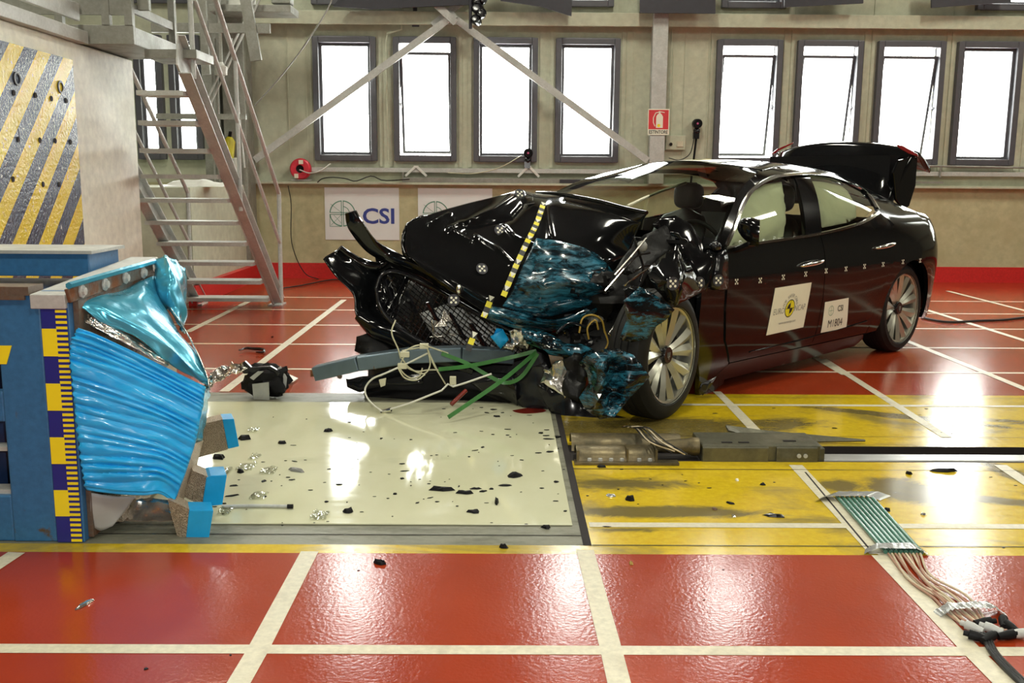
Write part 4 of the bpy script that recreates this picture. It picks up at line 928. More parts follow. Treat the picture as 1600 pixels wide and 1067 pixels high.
# roof, windscreen, rear window
def railpt(u, right=False):
    w = wr(u); v = vs(u, w)
    return (u, -1.9-v, w) if right else (u, v, w)
def surf(uf_c, uf_s, ub_c, ub_s, wc, nu, nv, nm, mat, solid=None, e=2.0, inset_=0.0):
    """front edge u at centre/side, back edge u at centre/side, wc(t)= centre height"""
    def fn(t_, s):
        x = 2*s-1; us = uf_s+(ub_s-uf_s)*t_; uc = uf_c+(ub_c-uf_c)*t_
        l = np.array(railpt(us)); r_ = np.array(railpt(us, True)); k = (1-abs(x)**e)
        base = l*(1-s)+r_*s; base[0] += (uc-us)*k; base[2] += (wc(t_)-base[2])*k
        return W(*base)
    b = MB(); b.grid(fn, nu, nv); return b.build(nm, [mat], car, smooth=60, solid=solid), fn
def seq(P): return lambda t_: float(np.interp(t_, [p[0] for p in P], [p[1] for p in P]))
roof, rf = surf(1.52, 1.42, .18, .12, lambda t_: 1.405+.035*math.sin(math.pi*(.15+t_*.75)) if True else 0, 22, 28, 'roof', 'black_paint', .02)
ws, wsf = surf(2.42, 2.30, 1.52, 1.42, seq(((0, 1.0), (.25, 1.125), (.5, 1.235), (.75, 1.33), (1, 1.42))), 20, 24, 'windscreen', 'car_glass')
rg, _ = surf(.18, .12, -.50, -.42, seq(((0, 1.418), (.3, 1.345), (.6, 1.25), (1, 1.11))), 14, 24, 'rear_window', 'black_gloss_plastic', .01)
# white sheet with round logo on the roof
b = MB()
def rs(t0, t1, s0, s1, o): return lambda i, j: rf(t0+(t1-t0)*i, s0+(s1-s0)*j)+np.array([0, 0, o])
b.grid(rs(.03, .36, .26, .70, .004), 8, 10); sh = b.build('roof_sheet', ['sticker_white'], car, fix=False, smooth=60)
b = MB(); 
def ell(i, j): t_ = 2*math.pi*j; return rf(.19+.055*i*math.cos(t_), .48+.06*i*math.sin(t_))+np.array([0, 0, .007])
b.grid(ell, 2, 20); b.build('roof_logo', ['sticker_yellow'], sh, fix=False)
b = MB(); b.grid(rs(.15, .22, .455, .505, .009), 2, 2); b.build('roof_logo_mark', ['sticker_black'], sh, fix=False)
# interior
b = MB(); b.grid(lambda s, r: W(2.45-.55*s, -.2-1.5*r, .84+.06*math.sin(math.pi*s)+.03*math.sin(math.pi*r)), 8, 16); b.build('dashboard', ['black_plastic'], car, smooth=60, solid=.03)
b = MB(); cst = W(1.72, -.58, .86); axs = CF*.85+np.array([0, 0, -.4]); axs /= np.linalg.norm(axs); xx = np.cross(axs, (0, 0, 1.)); xx /= np.linalg.norm(xx); yy = np.cross(axs, xx)
b.tube([cst+(xx*math.cos(a)+yy*math.sin(a))*.18 for a in np.linspace(0, 2*math.pi, 33)], .016, 8, cap=False); b.tube([cst-xx*.18, cst+xx*.18], .02); b.build('steering_wheel', ['black_plastic'], car, smooth=60)
def seat(v0, u0):
    b = MB()
    def back(s, r):
        t_ = 2*math.pi*s; h = r; ww = .25*(1-.25*max(0, h-.6))*(1 if h < .9 else .8); return W(u0-.28*h+.06*math.sin(t_)*(1-.4*h), v0+ww*math.copysign(abs(math.cos(t_))**.5, math.cos(t_))*(1 if 0 < r < 1 else .05), .50+.58*h)
    b.grid(back, 20, 10); b.grid(lambda s, r: W(u0+.5*r, v0+.25*math.cos(2*math.pi*s), .42+.09*math.sin(2*math.pi*s)), 16, 4)
    def hr_(s, r):
        a = math.pi*r; t_ = 2*math.pi*s; e = lambda q_: math.copysign(abs(q_)**.6, q_)
        return W(u0-.31+.05*e(math.sin(a))*e(math.sin(t_)), v0+.13*e(math.sin(a))*e(math.cos(t_)), 1.17+.10*e(math.cos(a)))
    b.grid(hr_, 24, 14)
    b.build('front_seat', ['seat_leather'], car, smooth=60)
seat(-.55, 1.15); seat(-1.33, 1.15)
b = MB(); b.grid(lambda s, r: W(.15-.12*r, -.2-1.5*s, .5+.5*r), 8, 6); b.build('rear_seat', ['seat_leather'], car, solid=.12)
b = MB(); b.box((0, 0, 0), (1, 1, 1)); b.v = [tuple(W(-.55+2.9*x, -1.78+1.66*y, .16+.1*z)) for x, y, z in b.v]; b.build('floor_pan', ['black_plastic'], car)
b = MB(); b.box((0, 0, 0), (1, 1, 1)); b.v = [tuple(W(2.36+.06*x, -1.75+1.6*y, .2+.66*z)) for x, y, z in b.v]; b.build('bulkhead', ['engine_dark'], car)
# rear: deck opening, fascia, tail lamps
def fas(s, r):
    v = vs(-1.15, .6)*1.0; v0 = vs(-1.15, .25+.68*r); x = 2*s-1; vv = -.95+(.95+v0)*x*-1; return W(-1.15-.10*(1-x*x), vv, .25+.70*r)
b = MB(); b.grid(fas, 20, 8); b.build('rear_bumper', ['black_paint'], car, smooth=60, solid=.02)
b = MB(); b.grid(lambda s, r: W(-.45-.68*r, -.25-1.4*s, .72+.04*math.sin(math.pi*s)), 6, 6); b.build('boot_floor', ['black_plastic'], car, solid=.02)
tl = [on(1461, 353), (-.93, .90), (-1.13, .90), (-1.14, .80), (-.98, .79), (-.88, .83)]
spanel('tail_light', [(-.86, .93), (-1.02, .945), (-1.14, .93), (-1.16, .80), (-1.02, .79), (-.9, .84)], off=.006, th=.02, mat='red_lens')
# raised boot lid
def lid(s, r):
    x = 2*s-1       # across: +1 = left side of the car
    if r < .72:
        k = r/.72; half = .60+.05*k; u = -.44-.33*k+.05*math.sin(math.pi*k)-.06*k*k*(1-x*x)*-1; w = 1.10+.44*k+.055*(1-x*x)*(.25+k*1.35)
    else:
        k = (r-.72)/.28; half = .65; u = -.77-.30*k; w = 1.54+.055*(1-x*x)*1.6-.10*k*k-.05*k
    xx_ = math.copysign(abs(x)**.9, x); drop = .10*max(0, abs(x)-.82)/.18
    return W(u-.05*abs(x)**3-.4*drop*(1 if r < .72 else 0), -.95+half*xx_, w-.02*drop)
b = MB(); b.grid(lid, 30, 30); boot = b.build('boot_lid', ['black_paint'], car, smooth=50, solid=.03)
b = MB(); 
b.poly([CV(x, y, -.33) for x, y in ((1404, 250), (1420, 247), (1434, 246), (1431, 290), (1421, 322), (1412, 328), (1400, 312), (1396, 270))], .02, CL*-1); b.build('lid_inner_frame', ['black_paint'], boot, bevel=.006)
b = MB(); b.box((0, 0, 0), (1, 1, 1)); b.v = [tuple(W(-.52-.35*x*(.3+.7*z)-.05, -1.5+1.1*y, 1.12+.38*z)) for x, y, z in b.v]; b.build('lid_liner', ['black_plastic'], boot)
b = MB(); b.tube([CV(1414, 322, -.36), CV(1412, 350, -.36)], .02); b.build('lid_hinge', ['black_plastic'], boot)
for sx, pts in ((-.30, ((1398, 225), (1412, 228), (1434, 240), (1435, 245), (1420, 240), (1406, 232))), (-1.55, ((1205, 240), (1215, 232), (1240, 222), (1238, 225), (1216, 236), (1208, 242)))):
    b = MB(); b.poly([CV(x, y, sx+.0) for x, y in pts], .03, CL*-.5-CF); b.build('tail_light', ['red_lens'], boot, bevel=.004)

# wheels
def wheel(C0, axis, nm_par, seed=0):
    """C0 = centre of the outer face at hub height, axis = outward"""
    axis = np.array(axis, float); axis /= np.linalg.norm(axis); R_o = C0[2]; R_r = .262; wd = .225
    x = np.cross(axis, (0, 0, 1.)); x /= np.linalg.norm(x); y = np.cross(x, axis)*1.0
    def L3(a, r, h): return C0+(x*math.cos(a)+y*math.sin(a))*r+axis*h
    b = MB(); b.lathe([(R_r, -.012), (R_r+.012, -.002), (R_r+.04, .0), (R_o-.028, -.010), (R_o-.008, -.024), (R_o, -.045), (R_o, -.075), (R_o-.006, -.078), (R_o-.006, -.084), (R_o, -.087), (R_o, -.115), (R_o-.006, -.118), (R_o-.006, -.124), (R_o, -.127), (R_o, -.155), (R_o-.006, -.158), (R_o-.006, -.164), (R_o, -.167), (R_o, -wd+.045), (R_o-.01, -wd+.024), (R_o-.03, -wd+.01), (R_r, -wd)], C0, axis, 72)
    wh = b.build('wheel', ['rubber'], car, smooth=30)
    b = MB(); b.lathe([(R_r+.003, -.004), (R_r+.003, -.012), (R_r-.012, -.016), (R_r-.02, -.06), (R_r-.03, -.20)], C0, axis, 64)
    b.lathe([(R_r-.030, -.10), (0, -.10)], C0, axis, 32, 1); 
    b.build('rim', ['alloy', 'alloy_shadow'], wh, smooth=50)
    N = 7
    for k in range(N):
        for sg in (-1, 1):
            a = 2*math.pi*k/N+seed; b = MB(); n = 8; pr = []
            for i in range(n+1):
                s = i/n; r = .05+(R_r-.062)*s; aa = a+sg*(.13+.075*s); ww = (.017+.022*s)/r*1.0; h = -.022-.030*math.sin(math.pi*(1-s)*.5)*0-.028*(1-s)**1.5+.004*s
                pr += [L3(aa-ww, r, h-.012), L3(aa, r, h+.006), L3(aa+ww, r, h-.012), L3(aa, r, h-.04)]
            b.add(pr, [(4*i+q_, 4*i+(q_+1) % 4, 4*i+4+(q_+1) % 4, 4*i+4+q_) for i in range(n) for q_ in range(4)]+[(0, 1, 2, 3), (4*n, 4*n+1, 4*n+2, 4*n+3)])
            b.build('spoke', ['alloy'], wh, smooth=30)
    b = MB(); b.lathe([(0, -.028), (.044, -.028), (.048, -.034), (.048, -.06), (.07, -.07), (.07, -.1)], C0, axis, 28); b.build('hub_cap', ['black_gloss_plastic'], wh, smooth=40)
    b = MB()
    for dx in (-.010, 0, .010): b.tube([C0+axis*-.0265+x*dx+y*-.012, C0+axis*-.0265+x*dx*1.3+y*.016], .0018, 5)
    b.tube([C0+axis*-.0265-x*.012-y*.010, C0+axis*-.0265+x*.012-y*.010], .0018, 5); b.tube([C0+axis*-.0265-y*.024, C0+axis*-.0265-y*.010], .0018, 5); b.build('hub_emblem', ['steel_grey'], wh)
    b = MB(); b.lathe([(0, -.11), (.17, -.11), (.175, -.13), (0, -.13)], C0, axis, 32); b.build('brake_disc', ['steel_grey'], wh, smooth=40)
    return wh
RC0 = CV(1411, 487, 0.0); RC0[2] = .338
wheel(RC0, CL, car)
fax = np.array([math.cos(math.radians(-38)), math.sin(math.radians(-38)), .0])
Pf = G(1052, 654); n2 = np.array([fax[0], fax[1], 0.])
FC0 = hit(1052, 556, n2, n2@np.array([Pf[0], Pf[1], 0])); FC0[2] = max(.335, FC0[2])
wheel(FC0, fax, car, .25)
wheel(W(RH[0], -1.9, .338), -CL, car); wheel(W(2.85, -1.88, .338), -CL, car)
# wheel wells
for uc in (RH[0],):
    for sg in (0, 1):
        b = MB(); b.grid(lambda s, r: W(uc+.40*math.cos(math.pi*(1.1*s-.05)), (-.06-.33*r if sg == 0 else -1.84+.33*r), .33+.37*math.sin(math.pi*(1.1*s-.05))), 20, 3)
        b.poly([W(uc+.40*math.cos(math.pi*(1.1*s-.05)), (-.39 if sg == 0 else -1.51), .33+.37*math.sin(math.pi*(1.1*s-.05))) for s in np.linspace(0, 1, 20)], .01, CL); b.build('wheel_well', ['black_plastic'], car, smooth=60)
# target markers along the side
def marker(px=None, P=None, nrm=None, r=.026, par=None, uw=None):
    if uw is None and px is not None: uw = on(*px)
    if uw is not None:
        c = S(uw[0], uw[1], .0045); du = S(uw[0]+.01, uw[1], .0045)-c; dw = S(uw[0], uw[1]+.01, .0045)-c; du /= np.linalg.norm(du); dw /= np.linalg.norm(dw)
    else:
        c = np.array(P, float); n = np.array(nrm, float); n /= np.linalg.norm(n); du = np.cross(n, (0, 0, 1.)); du /= np.linalg.norm(du); dw = np.cross(n, du); c = c+n*.004
    s = r; n_ = np.cross(du, dw)
    if uw is None:
        b = MB(); b.add([c-np.array(nrm)/np.linalg.norm(nrm)*.001+(du*math.cos(q_)+dw*math.sin(q_))*s*1.15 for q_ in np.linspace(0, 2*math.pi, 21)[:-1]], [tuple(range(20))]); b.build('target_disc', ['panel_dark'], par or car, fix=False)
    b = MB()
    for k in range(5):
        a = [math.pi/4+math.pi/2*k, None][0] if k < 4 else 0; rr = .62*s if k < 4 else 0
        o_ = c+du*rr*math.cos(a)+dw*rr*math.sin(a)
        b.add([o_+(du*math.cos(q_)+dw*math.sin(q_))*s*.24 for q_ in np.linspace(0, 2*math.pi, 9)[:-1]], [tuple(range(8))])
    b.build('target_marker', ['sticker_white'], par or car, fix=False)
for p, par in (((1150, 440), fd), ((1187, 438), fd), ((1223, 433), fd), ((1258, 428), fd), ((1290, 423), rdoor), ((1321, 420), rdoor), ((1350, 416), rdoor), ((1379, 413), car), ((1410, 409), car), ((1437, 407), car)):
    if par is car: marker(p, r=.026)
    else: marker(p, par=par, r=.026)
# stickers on the doors: sheet traced on the body side, writing laid on it
def sheet(corners, par, items, nm='door_sheet'):
    c = [on(*p) for p in corners]   # TL TR BR BL
    c = [np.array(q_) for q_ in c]
    def uw(x, y): return c[3]*(1-x)*(1-y)+c[2]*x*(1-y)+c[0]*(1-x)*y+c[1]*x*y
    b = MB(); b.grid(lambda s, r: S(*uw(s, r), .0055), 8, 8); sh = b.build(nm, ['sticker_white'], par, fix=False, smooth=60)
    for nm2, mat, V, F, o in items:
        b = MB(); b.add([S(*uw(v[0], v[1]), .0055+o) for v in V], F); b.build(nm2, [mat], par, fix=False)
def tx(s, cx, cy, h, asp, bold=.0, sx=1.0):
    V, F = textpts(s, 1.0, bold=bold); return [(cx+v[0]*h*asp*sx, cy+v[1]*h) for v in V], F
items = []
A1 = .297/.42*1.0
asp = .66
items.append(('lettering', 'sticker_grey', *tx('EURO', .215, .47, .185, asp, sx=.92), .0012)); items.append(('lettering', 'sticker_grey', *tx('NCAP', .785, .47, .185, asp, sx=.92), .0012))
items.append(('lettering', 'sticker_grey', *tx('www.euroncap.com', .5, .205, .085, asp), .0012))
def dsk(cx, cy, r0, r1, a0=0, a1=360, n=28):
    V, F = disk2(0, 0, r0, r1, a0, a1, n); return [(cx+v[0]*asp, cy+v[1]) for v in V], F
items.append(('logo_disc', 'sticker_black', *dsk(.5, .50, .175, .195), .0012)); items.append(('logo_disc', 'sticker_yellow', *dsk(.5, .50, 0, .176), .0012))
items.append(('logo_mark', 'sticker_black', *dsk(.5, .50, 0, .115, 90, 180, 10), .0020)); items.append(('logo_mark', 'sticker_black', *dsk(.5, .50, 0, .115, 270, 360, 10), .0020))
items.append(('logo_mark', 'sticker_black', [(.5-.18*asp, .495), (.5+.18*asp, .495), (.5+.18*asp, .505), (.5-.18*asp, .505), (.497, .32), (.503, .32), (.503, .68), (.497, .68)], [(0, 1, 2, 3), (4, 5, 6, 7)], .0022))
av = []; af = []
for i, ch in enumerate('FOR SAFER CARS'):
    if ch == ' ': continue
    a = math.radians(163-(146/13)*i); V, F = textpts(ch, .105); o_ = len(av)
    ca, sa = math.cos(a-math.pi/2), math.sin(a-math.pi/2)
    for v in V: X_ = v[0]*ca-v[1]*sa+.275*math.cos(a); Y2 = v[0]*sa+v[1]*ca+.275*math.sin(a); av.append((.5+X_*asp, .50+Y2))
    af += [tuple(o_+i_ for i_ in f) for f in F]
items.append(('lettering', 'sticker_grey', av, af, .0012))
sheet(((1210, 450), (1267, 441), (1254, 511), (1196, 524)), fd, items)
asp = .62
it2 = [('lettering', 'sticker_black', *tx('M1804', .5, .24, .36, asp, .0, .95), .0012), ('lettering', 'sticker_black', *tx('CSI', .67, .70, .27, asp, .012, 1.0), .0012)]
for a0 in (0, 90, 180, 270): it2.append(('logo', 'sticker_green', *dsk(.29, .68, .150, .165, a0+4, a0+86, 8), .0012))
it2.append(('logo', 'sticker_green', [(.29-.16*asp, .675), (.29+.16*asp, .675), (.29+.16*asp, .687), (.29-.16*asp, .687), (.286, .52), (.294, .52), (.294, .84), (.286, .84)], [(0, 1, 2, 3), (4, 5, 6, 7)], .0014))
sheet(((1288, 472), (1325, 465), (1321, 512), (1281, 520)), rdoor, it2)

# ------------------------------------------------------------------ crushed front
def csurf(nm, rows, mat, par=None, nu=32, nv=32, amp=.01, fr=4, seed=0, solid=.006, ridge=0, smooth=45, mask=None, sharp=None, post=None, fold=0):
    """rows of (px, py, v) control points, Catmull-Rom surface with crumples"""
    R0 = [[CV(*p) for p in r] for r in rows]
    def fn(s, r):
        P = cr([cr(rw, s) for rw in R0], r)
        k = 1 if mask is None else mask(s, r)
        q_ = (s*fr, r*fr, seed)
        n = np.array([noise.noise(q_), noise.noise((q_[0], q_[1], seed+9)), noise.noise((q_[0], q_[1], seed+20))])
        d = n*amp*k
        if ridge:
            rg_ = 1-2*abs(noise.noise((s*fr*.9+3, r*fr*.9, seed+4)))*1.6
            d = d+(CL*.6+CF*.6+np.array([0, 0, .5]))*ridge*k*rg_
        if fold: ph = r*4.2*math.pi+1.6*math.sin(s*3)+noise.noise((s*2.5, r*2, seed)); d = d+(CL*.6+CF*.5+np.array([0, 0, .4]))*fold*k*(math.asin(.97*math.sin(ph)))
        return post(P+d) if post else P+d
    b = MB(); b.grid(fn, nu, nv); return b.build(nm, mat if isinstance(mat, list) else [mat], par or car, smooth=smooth, solid=solid), fn
def cpoly(nm, pts, mat, par=None, step=9, amp=.01, fr=9, seed=0, solid=.006, smooth=35, inner=(), ridge=0, out=0.0):
    """outline of (px, py, v); v inside interpolated, then crumpled"""
    C_ = np.array(list(pts)+list(inner), float); mu = C_[:, :2].mean(0); sg = 60.0; X_ = (C_[:, :2]-mu)/sg; nC = len(X_)
    def ker(d2): return .5*d2*np.log(d2+1e-9)
    K_ = ker(((X_[:, None]-X_[None])**2).sum(2))+np.eye(nC)*.03; Pm = np.c_[np.ones(nC), X_]
    A_m = np.block([[K_, Pm], [Pm.T, np.zeros((3, 3))]]); co = np.linalg.lstsq(A_m, np.r_[C_[:, 2], 0, 0, 0], rcond=None)[0]
    V, F = fill2d([(p[0], p[1]) for p in pts], (), step)
    vs_ = []
    for x, y in V:
        xn = (np.array([x, y])-mu)/sg; v = float(ker(((X_-xn)**2).sum(1))@co[:nC]+co[nC]+xn@co[nC+1:])+out; P = CV(x, y, v)
        q_ = (P[0]*fr, P[1]*fr, P[2]*fr+seed); n = np.array(noise.noise_vector(Vector(q_)))
        P = P+n*amp
        if ridge: P = P+(CL+CF*.5)*ridge*(.5-abs(noise.noise(Vector(q_)*.7)))
        vs_.append(P)
    b = MB(); b.add(vs_, F); return b.build(nm, mat if isinstance(mat, list) else [mat], par or car, smooth=smooth, solid=solid)
# bonnet, its left half crumpled and scraped blue
CREASE = [(((812, 302), (770, 330), (716, 352), (702, 362)), 0.037, 7), (((702, 362), (735, 380)), 0.025, 5), (((818, 318), (800, 338), (745, 350), (730, 352)), -0.034, 6), (((742, 372), (775, 390), (797, 412)), 0.031, 5), (((785, 352), (805, 372), (842, 388)), 0.027, 5), (((700, 335), (668, 352)), 0.020, 4), (((884, 312), (940, 326), (1000, 345)), -0.020, 4), (((640, 405), (690, 432), (760, 470)), 0.017, 6), (((850, 325), (858, 372)), 0.034, 8), (((900, 395), (960, 440)), 0.051, 9)]
def topix(P):
    z = (P-CP)@FWD; return 800+CAM['f']*((P-CP)@RGT)/z, 533.5-CAM['f']*((P-CP)@UPV)/z
def creased(P):
    x, y = topix(P); d = 0
    for pl, a, wd in CREASE:
        best = 1e9
        for (x0, y0), (x1, y1) in zip(pl, pl[1:]):
            dx, dy = x1-x0, y1-y0; t_ = max(0, min(1, ((x-x0)*dx+(y-y0)*dy)/(dx*dx+dy*dy))); best = min(best, math.hypot(x-x0-t_*dx, y-y0-t_*dy))
        d += a*math.exp(-best/wd)
    return P+(CL*.7+CF*.3+np.array([0, 0, .6]))*d
HR = [[(838, 303, -1.66), (868, 303, -1.38), (915, 311, -.98), (962, 321, -.60), (1010, 334, -.26)],
      [(815, 299, -1.62), (835, 312, -1.34), (872, 338, -1.0), (925, 360, -.66), (1000, 352, -.32)],
      [(765, 310, -1.62), (785, 338, -1.36), (832, 366, -1.0), (893, 388, -.70), (982, 398, -.40)],
      [(715, 322, -1.62), (735, 362, -1.36), (785, 405, -1.02), (850, 430, -.76), (957, 432, -.48)],
      [(665, 338, -1.62), (680, 385, -1.38), (735, 430, -1.06), (805, 468, -.82), (925, 470, -.56)],
      [(636, 350, -1.60), (640, 402, -1.40), (706, 452, -1.10), (775, 498, -.88), (880, 505, -.62)]]
def dent(s, r): return .15+1.3*max(0, (s-.45))*1.6*max(0, r-.1)
hood, hf = csurf('bonnet', HR, ['black_paint'], nu=140, nv=140, amp=.04, fr=3.2, ridge=.016, seed=2, mask=dent, smooth=50, post=creased)
# vertical lip of the bonnet at its right front corner and rolled rear edge
b = MB(); b.tube([hf(s, 0)+np.array([0, 0, .004]) for s in np.linspace(0, 1, 30)], .012, 8); b.build('bonnet_edge', ['black_paint'], hood, smooth=60)
csurf('bonnet_corner', [[(668, 336, -1.64), (650, 340, -1.64), (634, 350, -1.62)], [(650, 346, -1.62), (633, 356, -1.62), (628, 372, -1.6)], [(642, 372, -1.58), (629, 382, -1.58), (630, 396, -1.56)], [(645, 400, -1.52), (638, 404, -1.5), (640, 408, -1.48)]], 'black_paint', hood, nu=14, nv=14, amp=.004)
def efade(s, r): return min(1, 7*min(s, 1-s, r, 1-r))
# blue scraped crush zone
csurf('scraped_fold', [[(838, 372, -.84), (880, 378, -.66), (930, 395, -.52), (962, 428, -.44)],
                       [(815, 420, -.80), (855, 425, -.58), (905, 430, -.44), (958, 445, -.38)],
                       [(800, 455, -.78), (850, 470, -.56), (900, 462, -.42), (952, 456, -.36)],
                       [(785, 478, -.80), (840, 496, -.62), (895, 485, -.46), (945, 470, -.38)]], 'scraped_paint', hood, nu=44, nv=40, amp=.02, fr=3, ridge=.012, seed=31, mask=efade, post=None, fold=.036)
csurf('scraped_fold', [[(768, 478, -.86), (810, 487, -.72), (870, 498, -.56), (940, 468, -.42)],
                       [(764, 488, -.80), (815, 503, -.62), (880, 505, -.46), (948, 474, -.36)],
                       [(762, 500, -.82), (820, 516, -.66), (880, 517, -.52), (942, 486, -.40)]], 'scraped_paint', hood, nu=40, nv=16, amp=.014, fr=4, ridge=.01, seed=44, mask=efade, fold=.02)
csurf('scraped_bumper_skin', [[(815, 515, -.60), (850, 522, -.50), (890, 535, -.40), (930, 548, -.32)], [(818, 530, -.54), (852, 540, -.44), (890, 552, -.34), (925, 566, -.26)], [(830, 545, -.58), (860, 552, -.48), (892, 562, -.38), (922, 574, -.30)]], 'scraped_light', nu=24, nv=10, amp=.02, ridge=.02, seed=5)
# yellow-black measuring tape over the bonnet
def tapeline(pts, nm, par, wdt=.021, off=.014, seg=.034):
    """pts in bonnet coordinates or pixels with v"""
    P = curve([CV(*p) for p in pts], 60); L_ = 0; b = MB(); k = 0
    d0 = (CL+CF*.7+np.array([0, 0, .6])); d0 /= np.linalg.norm(d0)
    acc = [0]
    for i in range(60): acc.append(acc[-1]+np.linalg.norm(P[i+1]-P[i]))
    n = max(2, int(acc[-1]/seg))
    for j in range(n):
        a = np.array([np.interp(acc[-1]*j/n, acc, [p[q_] for p in P]) for q_ in range(3)]); c = np.array([np.interp(acc[-1]*(j+1)/n, acc, [p[q_] for p in P]) for q_ in range(3)])
        d = c-a; d /= np.linalg.norm(d); sdv = np.cross(d, d0); sdv /= np.linalg.norm(sdv)
        q1 = [a-sdv*wdt/2+d0*off, a+sdv*wdt/2+d0*off, c+sdv*wdt/2+d0*off, c-sdv*wdt/2+d0*off]
        b.add(q1, [(0, 1, 2, 3)], (0 if j % 2 else 1))
        if j % 3 == 0: m_ = [(x+d0*.001) for x in q1]; b.add([m_[0], m_[1], (m_[2]+m_[3])/2], [(0, 1, 2)], 2)
    return b.build(nm, ['sticker_yellow', 'sticker_black', 'sticker_white'], par, fix=False)
def hoodpix(px, py):
    """bonnet point seen at this pixel"""
    best = None
    for i in range(41):
        for j in range(41):
            P = hf(i/40, j/40); z = (P-CP)@FWD; x = 800+CAM['f']*((P-CP)@RGT)/z; y = 533.5-CAM['f']*((P-CP)@UPV)/z
            e = (x-px)**2+(y-py)**2
            if best is None or e < best[0]: best = (e, P)
    return float(cuv(best[1])[1])
tp = [(x, y, hoodpix(x, y)+.012) for x, y in ((849, 318), (838, 350), (823, 380), (808, 412), (796, 440), (786, 464))]
tapeline(tp, 'measuring_tape', hood, wdt=.034)
tp = [(x, y, hoodpix(x, y)+.03) for x, y in ((768, 464), (762, 480), (755, 497))]
tapeline(tp, 'measuring_tape', hood, wdt=.034)
for x, y in ((781, 360), (753, 420), (812, 303)): 
    v = hoodpix(x, y); marker(P=CV(x, y, v+.012), nrm=CL*.8+CF*.4+np.array([0, 0, .5]), r=.031, par=hood)
b = MB(); P = CV(717, 452, hoodpix(717, 452)+.015); b.sphere(P, .022, 14, sc=(.8, .8, 1.4)); b.build('bonnet_emblem', ['chrome'], hood, smooth=60)
P = CV(709, 469, -1.06); marker(P=P, nrm=CL*.5+CF*.6+np.array([0, 0, .2]), r=.031, par=hood)
# torn white paint flakes on the bonnet top
for k, (x, y) in enumerate(((828, 318), (835, 326), (832, 312), (842, 336), (824, 310))):
    v = hoodpix(x, y); b = MB(); c = CV(x, y, v+.012); b.add([c+CL*rnd.uniform(-.03, .03)+CF*rnd.uniform(-.04, .04)+np.array([0, 0, rnd.uniform(-.02, .025)]) for q_ in range(3)], [(0, 1, 2)]); b.build('paint_flake', ['sticker_grey'], hood, solid=.002)
# upper bumper strip flung up at the right
bs = [(548, 331, -1.75), (556, 352, -1.74), (580, 384, -1.72), (612, 402, -1.66), (655, 420, -1.5), (700, 446, -1.25), (745, 470, -1.05), (790, 492, -.9), (830, 510, -.78)]
def sweep(nm, pts, wds, th, mat, par=None, nrm=None, n=60, bulge=.015, smooth=50):
    P = curve([CV(*p) for p in pts], n); b = MB(); nrm = (CL*.55+CF*.8) if nrm is None else np.array(nrm); vs_ = []; K = 8
    for i, p in enumerate(P):
        d = P[min(i+1, n)]-P[max(i-1, 0)]; d /= np.linalg.norm(d); sdv = np.cross(d, nrm); sdv /= np.linalg.norm(sdv); nn = np.cross(sdv, d)
        w_ = float(np.interp(i/n, np.linspace(0, 1, len(wds)), wds))
        for k in range(K):
            a = 2*math.pi*k/K+math.pi/8; vs_.append(p+sdv*w_/2*math.copysign(abs(math.cos(a))**.8, math.cos(a))+nn*th*(math.sin(a)))
    fs = [(i*K+k, i*K+(k+1) % K, (i+1)*K+(k+1) % K, (i+1)*K+k) for i in range(n) for k in range(K)]+[tuple(range(K)), tuple(n*K+k for k in range(K))]
    b.add(vs_, fs); return b.build(nm, [mat], par or car, smooth=smooth)
bump_ = sweep('bumper_strip', bs, [.075, .11, .10, .09, .085, .08, .07, .06, .05], .022, 'black_paint')
csurf('bumper_corner', [[(505, 406, -1.82), (523, 393, -1.86), (532, 388, -1.9)], [(522, 430, -1.74), (545, 410, -1.8), (556, 402, -1.86)], [(552, 462, -1.66), (574, 432, -1.74), (582, 410, -1.82)], [(560, 500, -1.6), (590, 470, -1.68), (606, 412, -1.74)], [(610, 522, -1.45), (620, 492, -1.5), (640, 430, -1.55)]], 'black_paint', bump_, nu=24, nv=24, amp=.012, ridge=.008, seed=9)
sweep('bumper_corner_tip', [(530, 388, -1.86), (545, 400, -1.84), (566, 412, -1.8), (590, 416, -1.74), (606, 408, -1.7)], [.05, .06, .07, .06, .04], .02, 'black_paint', bump_)
sweep('bumper_lower_edge', [(560, 495, -1.62), (585, 515, -1.5), (620, 530, -1.38), (660, 550, -1.22), (700, 566, -1.08), (740, 580, -.95)], [.05, .10, .12, .10, .08, .05], .03, 'black_paint', bump_)
# grille: ring, mesh, backing
GO = [(588, 452, -1.60), (597, 430, -1.60), (620, 425, -1.55), (660, 441, -1.42), (705, 466, -1.22), (750, 492, -1.02), (795, 514, -.86), (830, 528, -.74), (825, 552, -.76), (790, 562, -.86), (740, 560, -.98), (700, 550, -1.1), (655, 532, -1.26), (615, 507, -1.42), (594, 480, -1.54)]
b = MB(); P = [CV(*p) for p in GO]; P = curve(P+[P[0]], 90); b.tube(P, .014, 8, cap=False); gr_ = b.build('grille', ['black_gloss_plastic'], car, smooth=60)
cpoly('grille_surround', [(585, 396, -1.78), (640, 400, -1.6), (700, 430, -1.4), (760, 470, -1.2), (815, 505, -1.0), (835, 530, -.95), (790, 520, -1.05), (740, 492, -1.2), (690, 462, -1.4), (640, 438, -1.6), (592, 428, -1.76)], 'engine_dark', gr_, step=12, amp=.005)
cpoly('grille_backing', [(x, y, v-.50) for x, y, v in GO], 'engine_dark', gr_, step=14, amp=.03, fr=8)
mesh_poly = [(p[0], p[1]) for p in GO]
def gdepth(x, y):
    w = [(1/((p[0]-x)**2+(p[1]-y)**2+20)**1.5, p[2]) for p in GO]; return sum(a*c for a, c in w)/sum(a for a, c in w)-.03
b = MB()
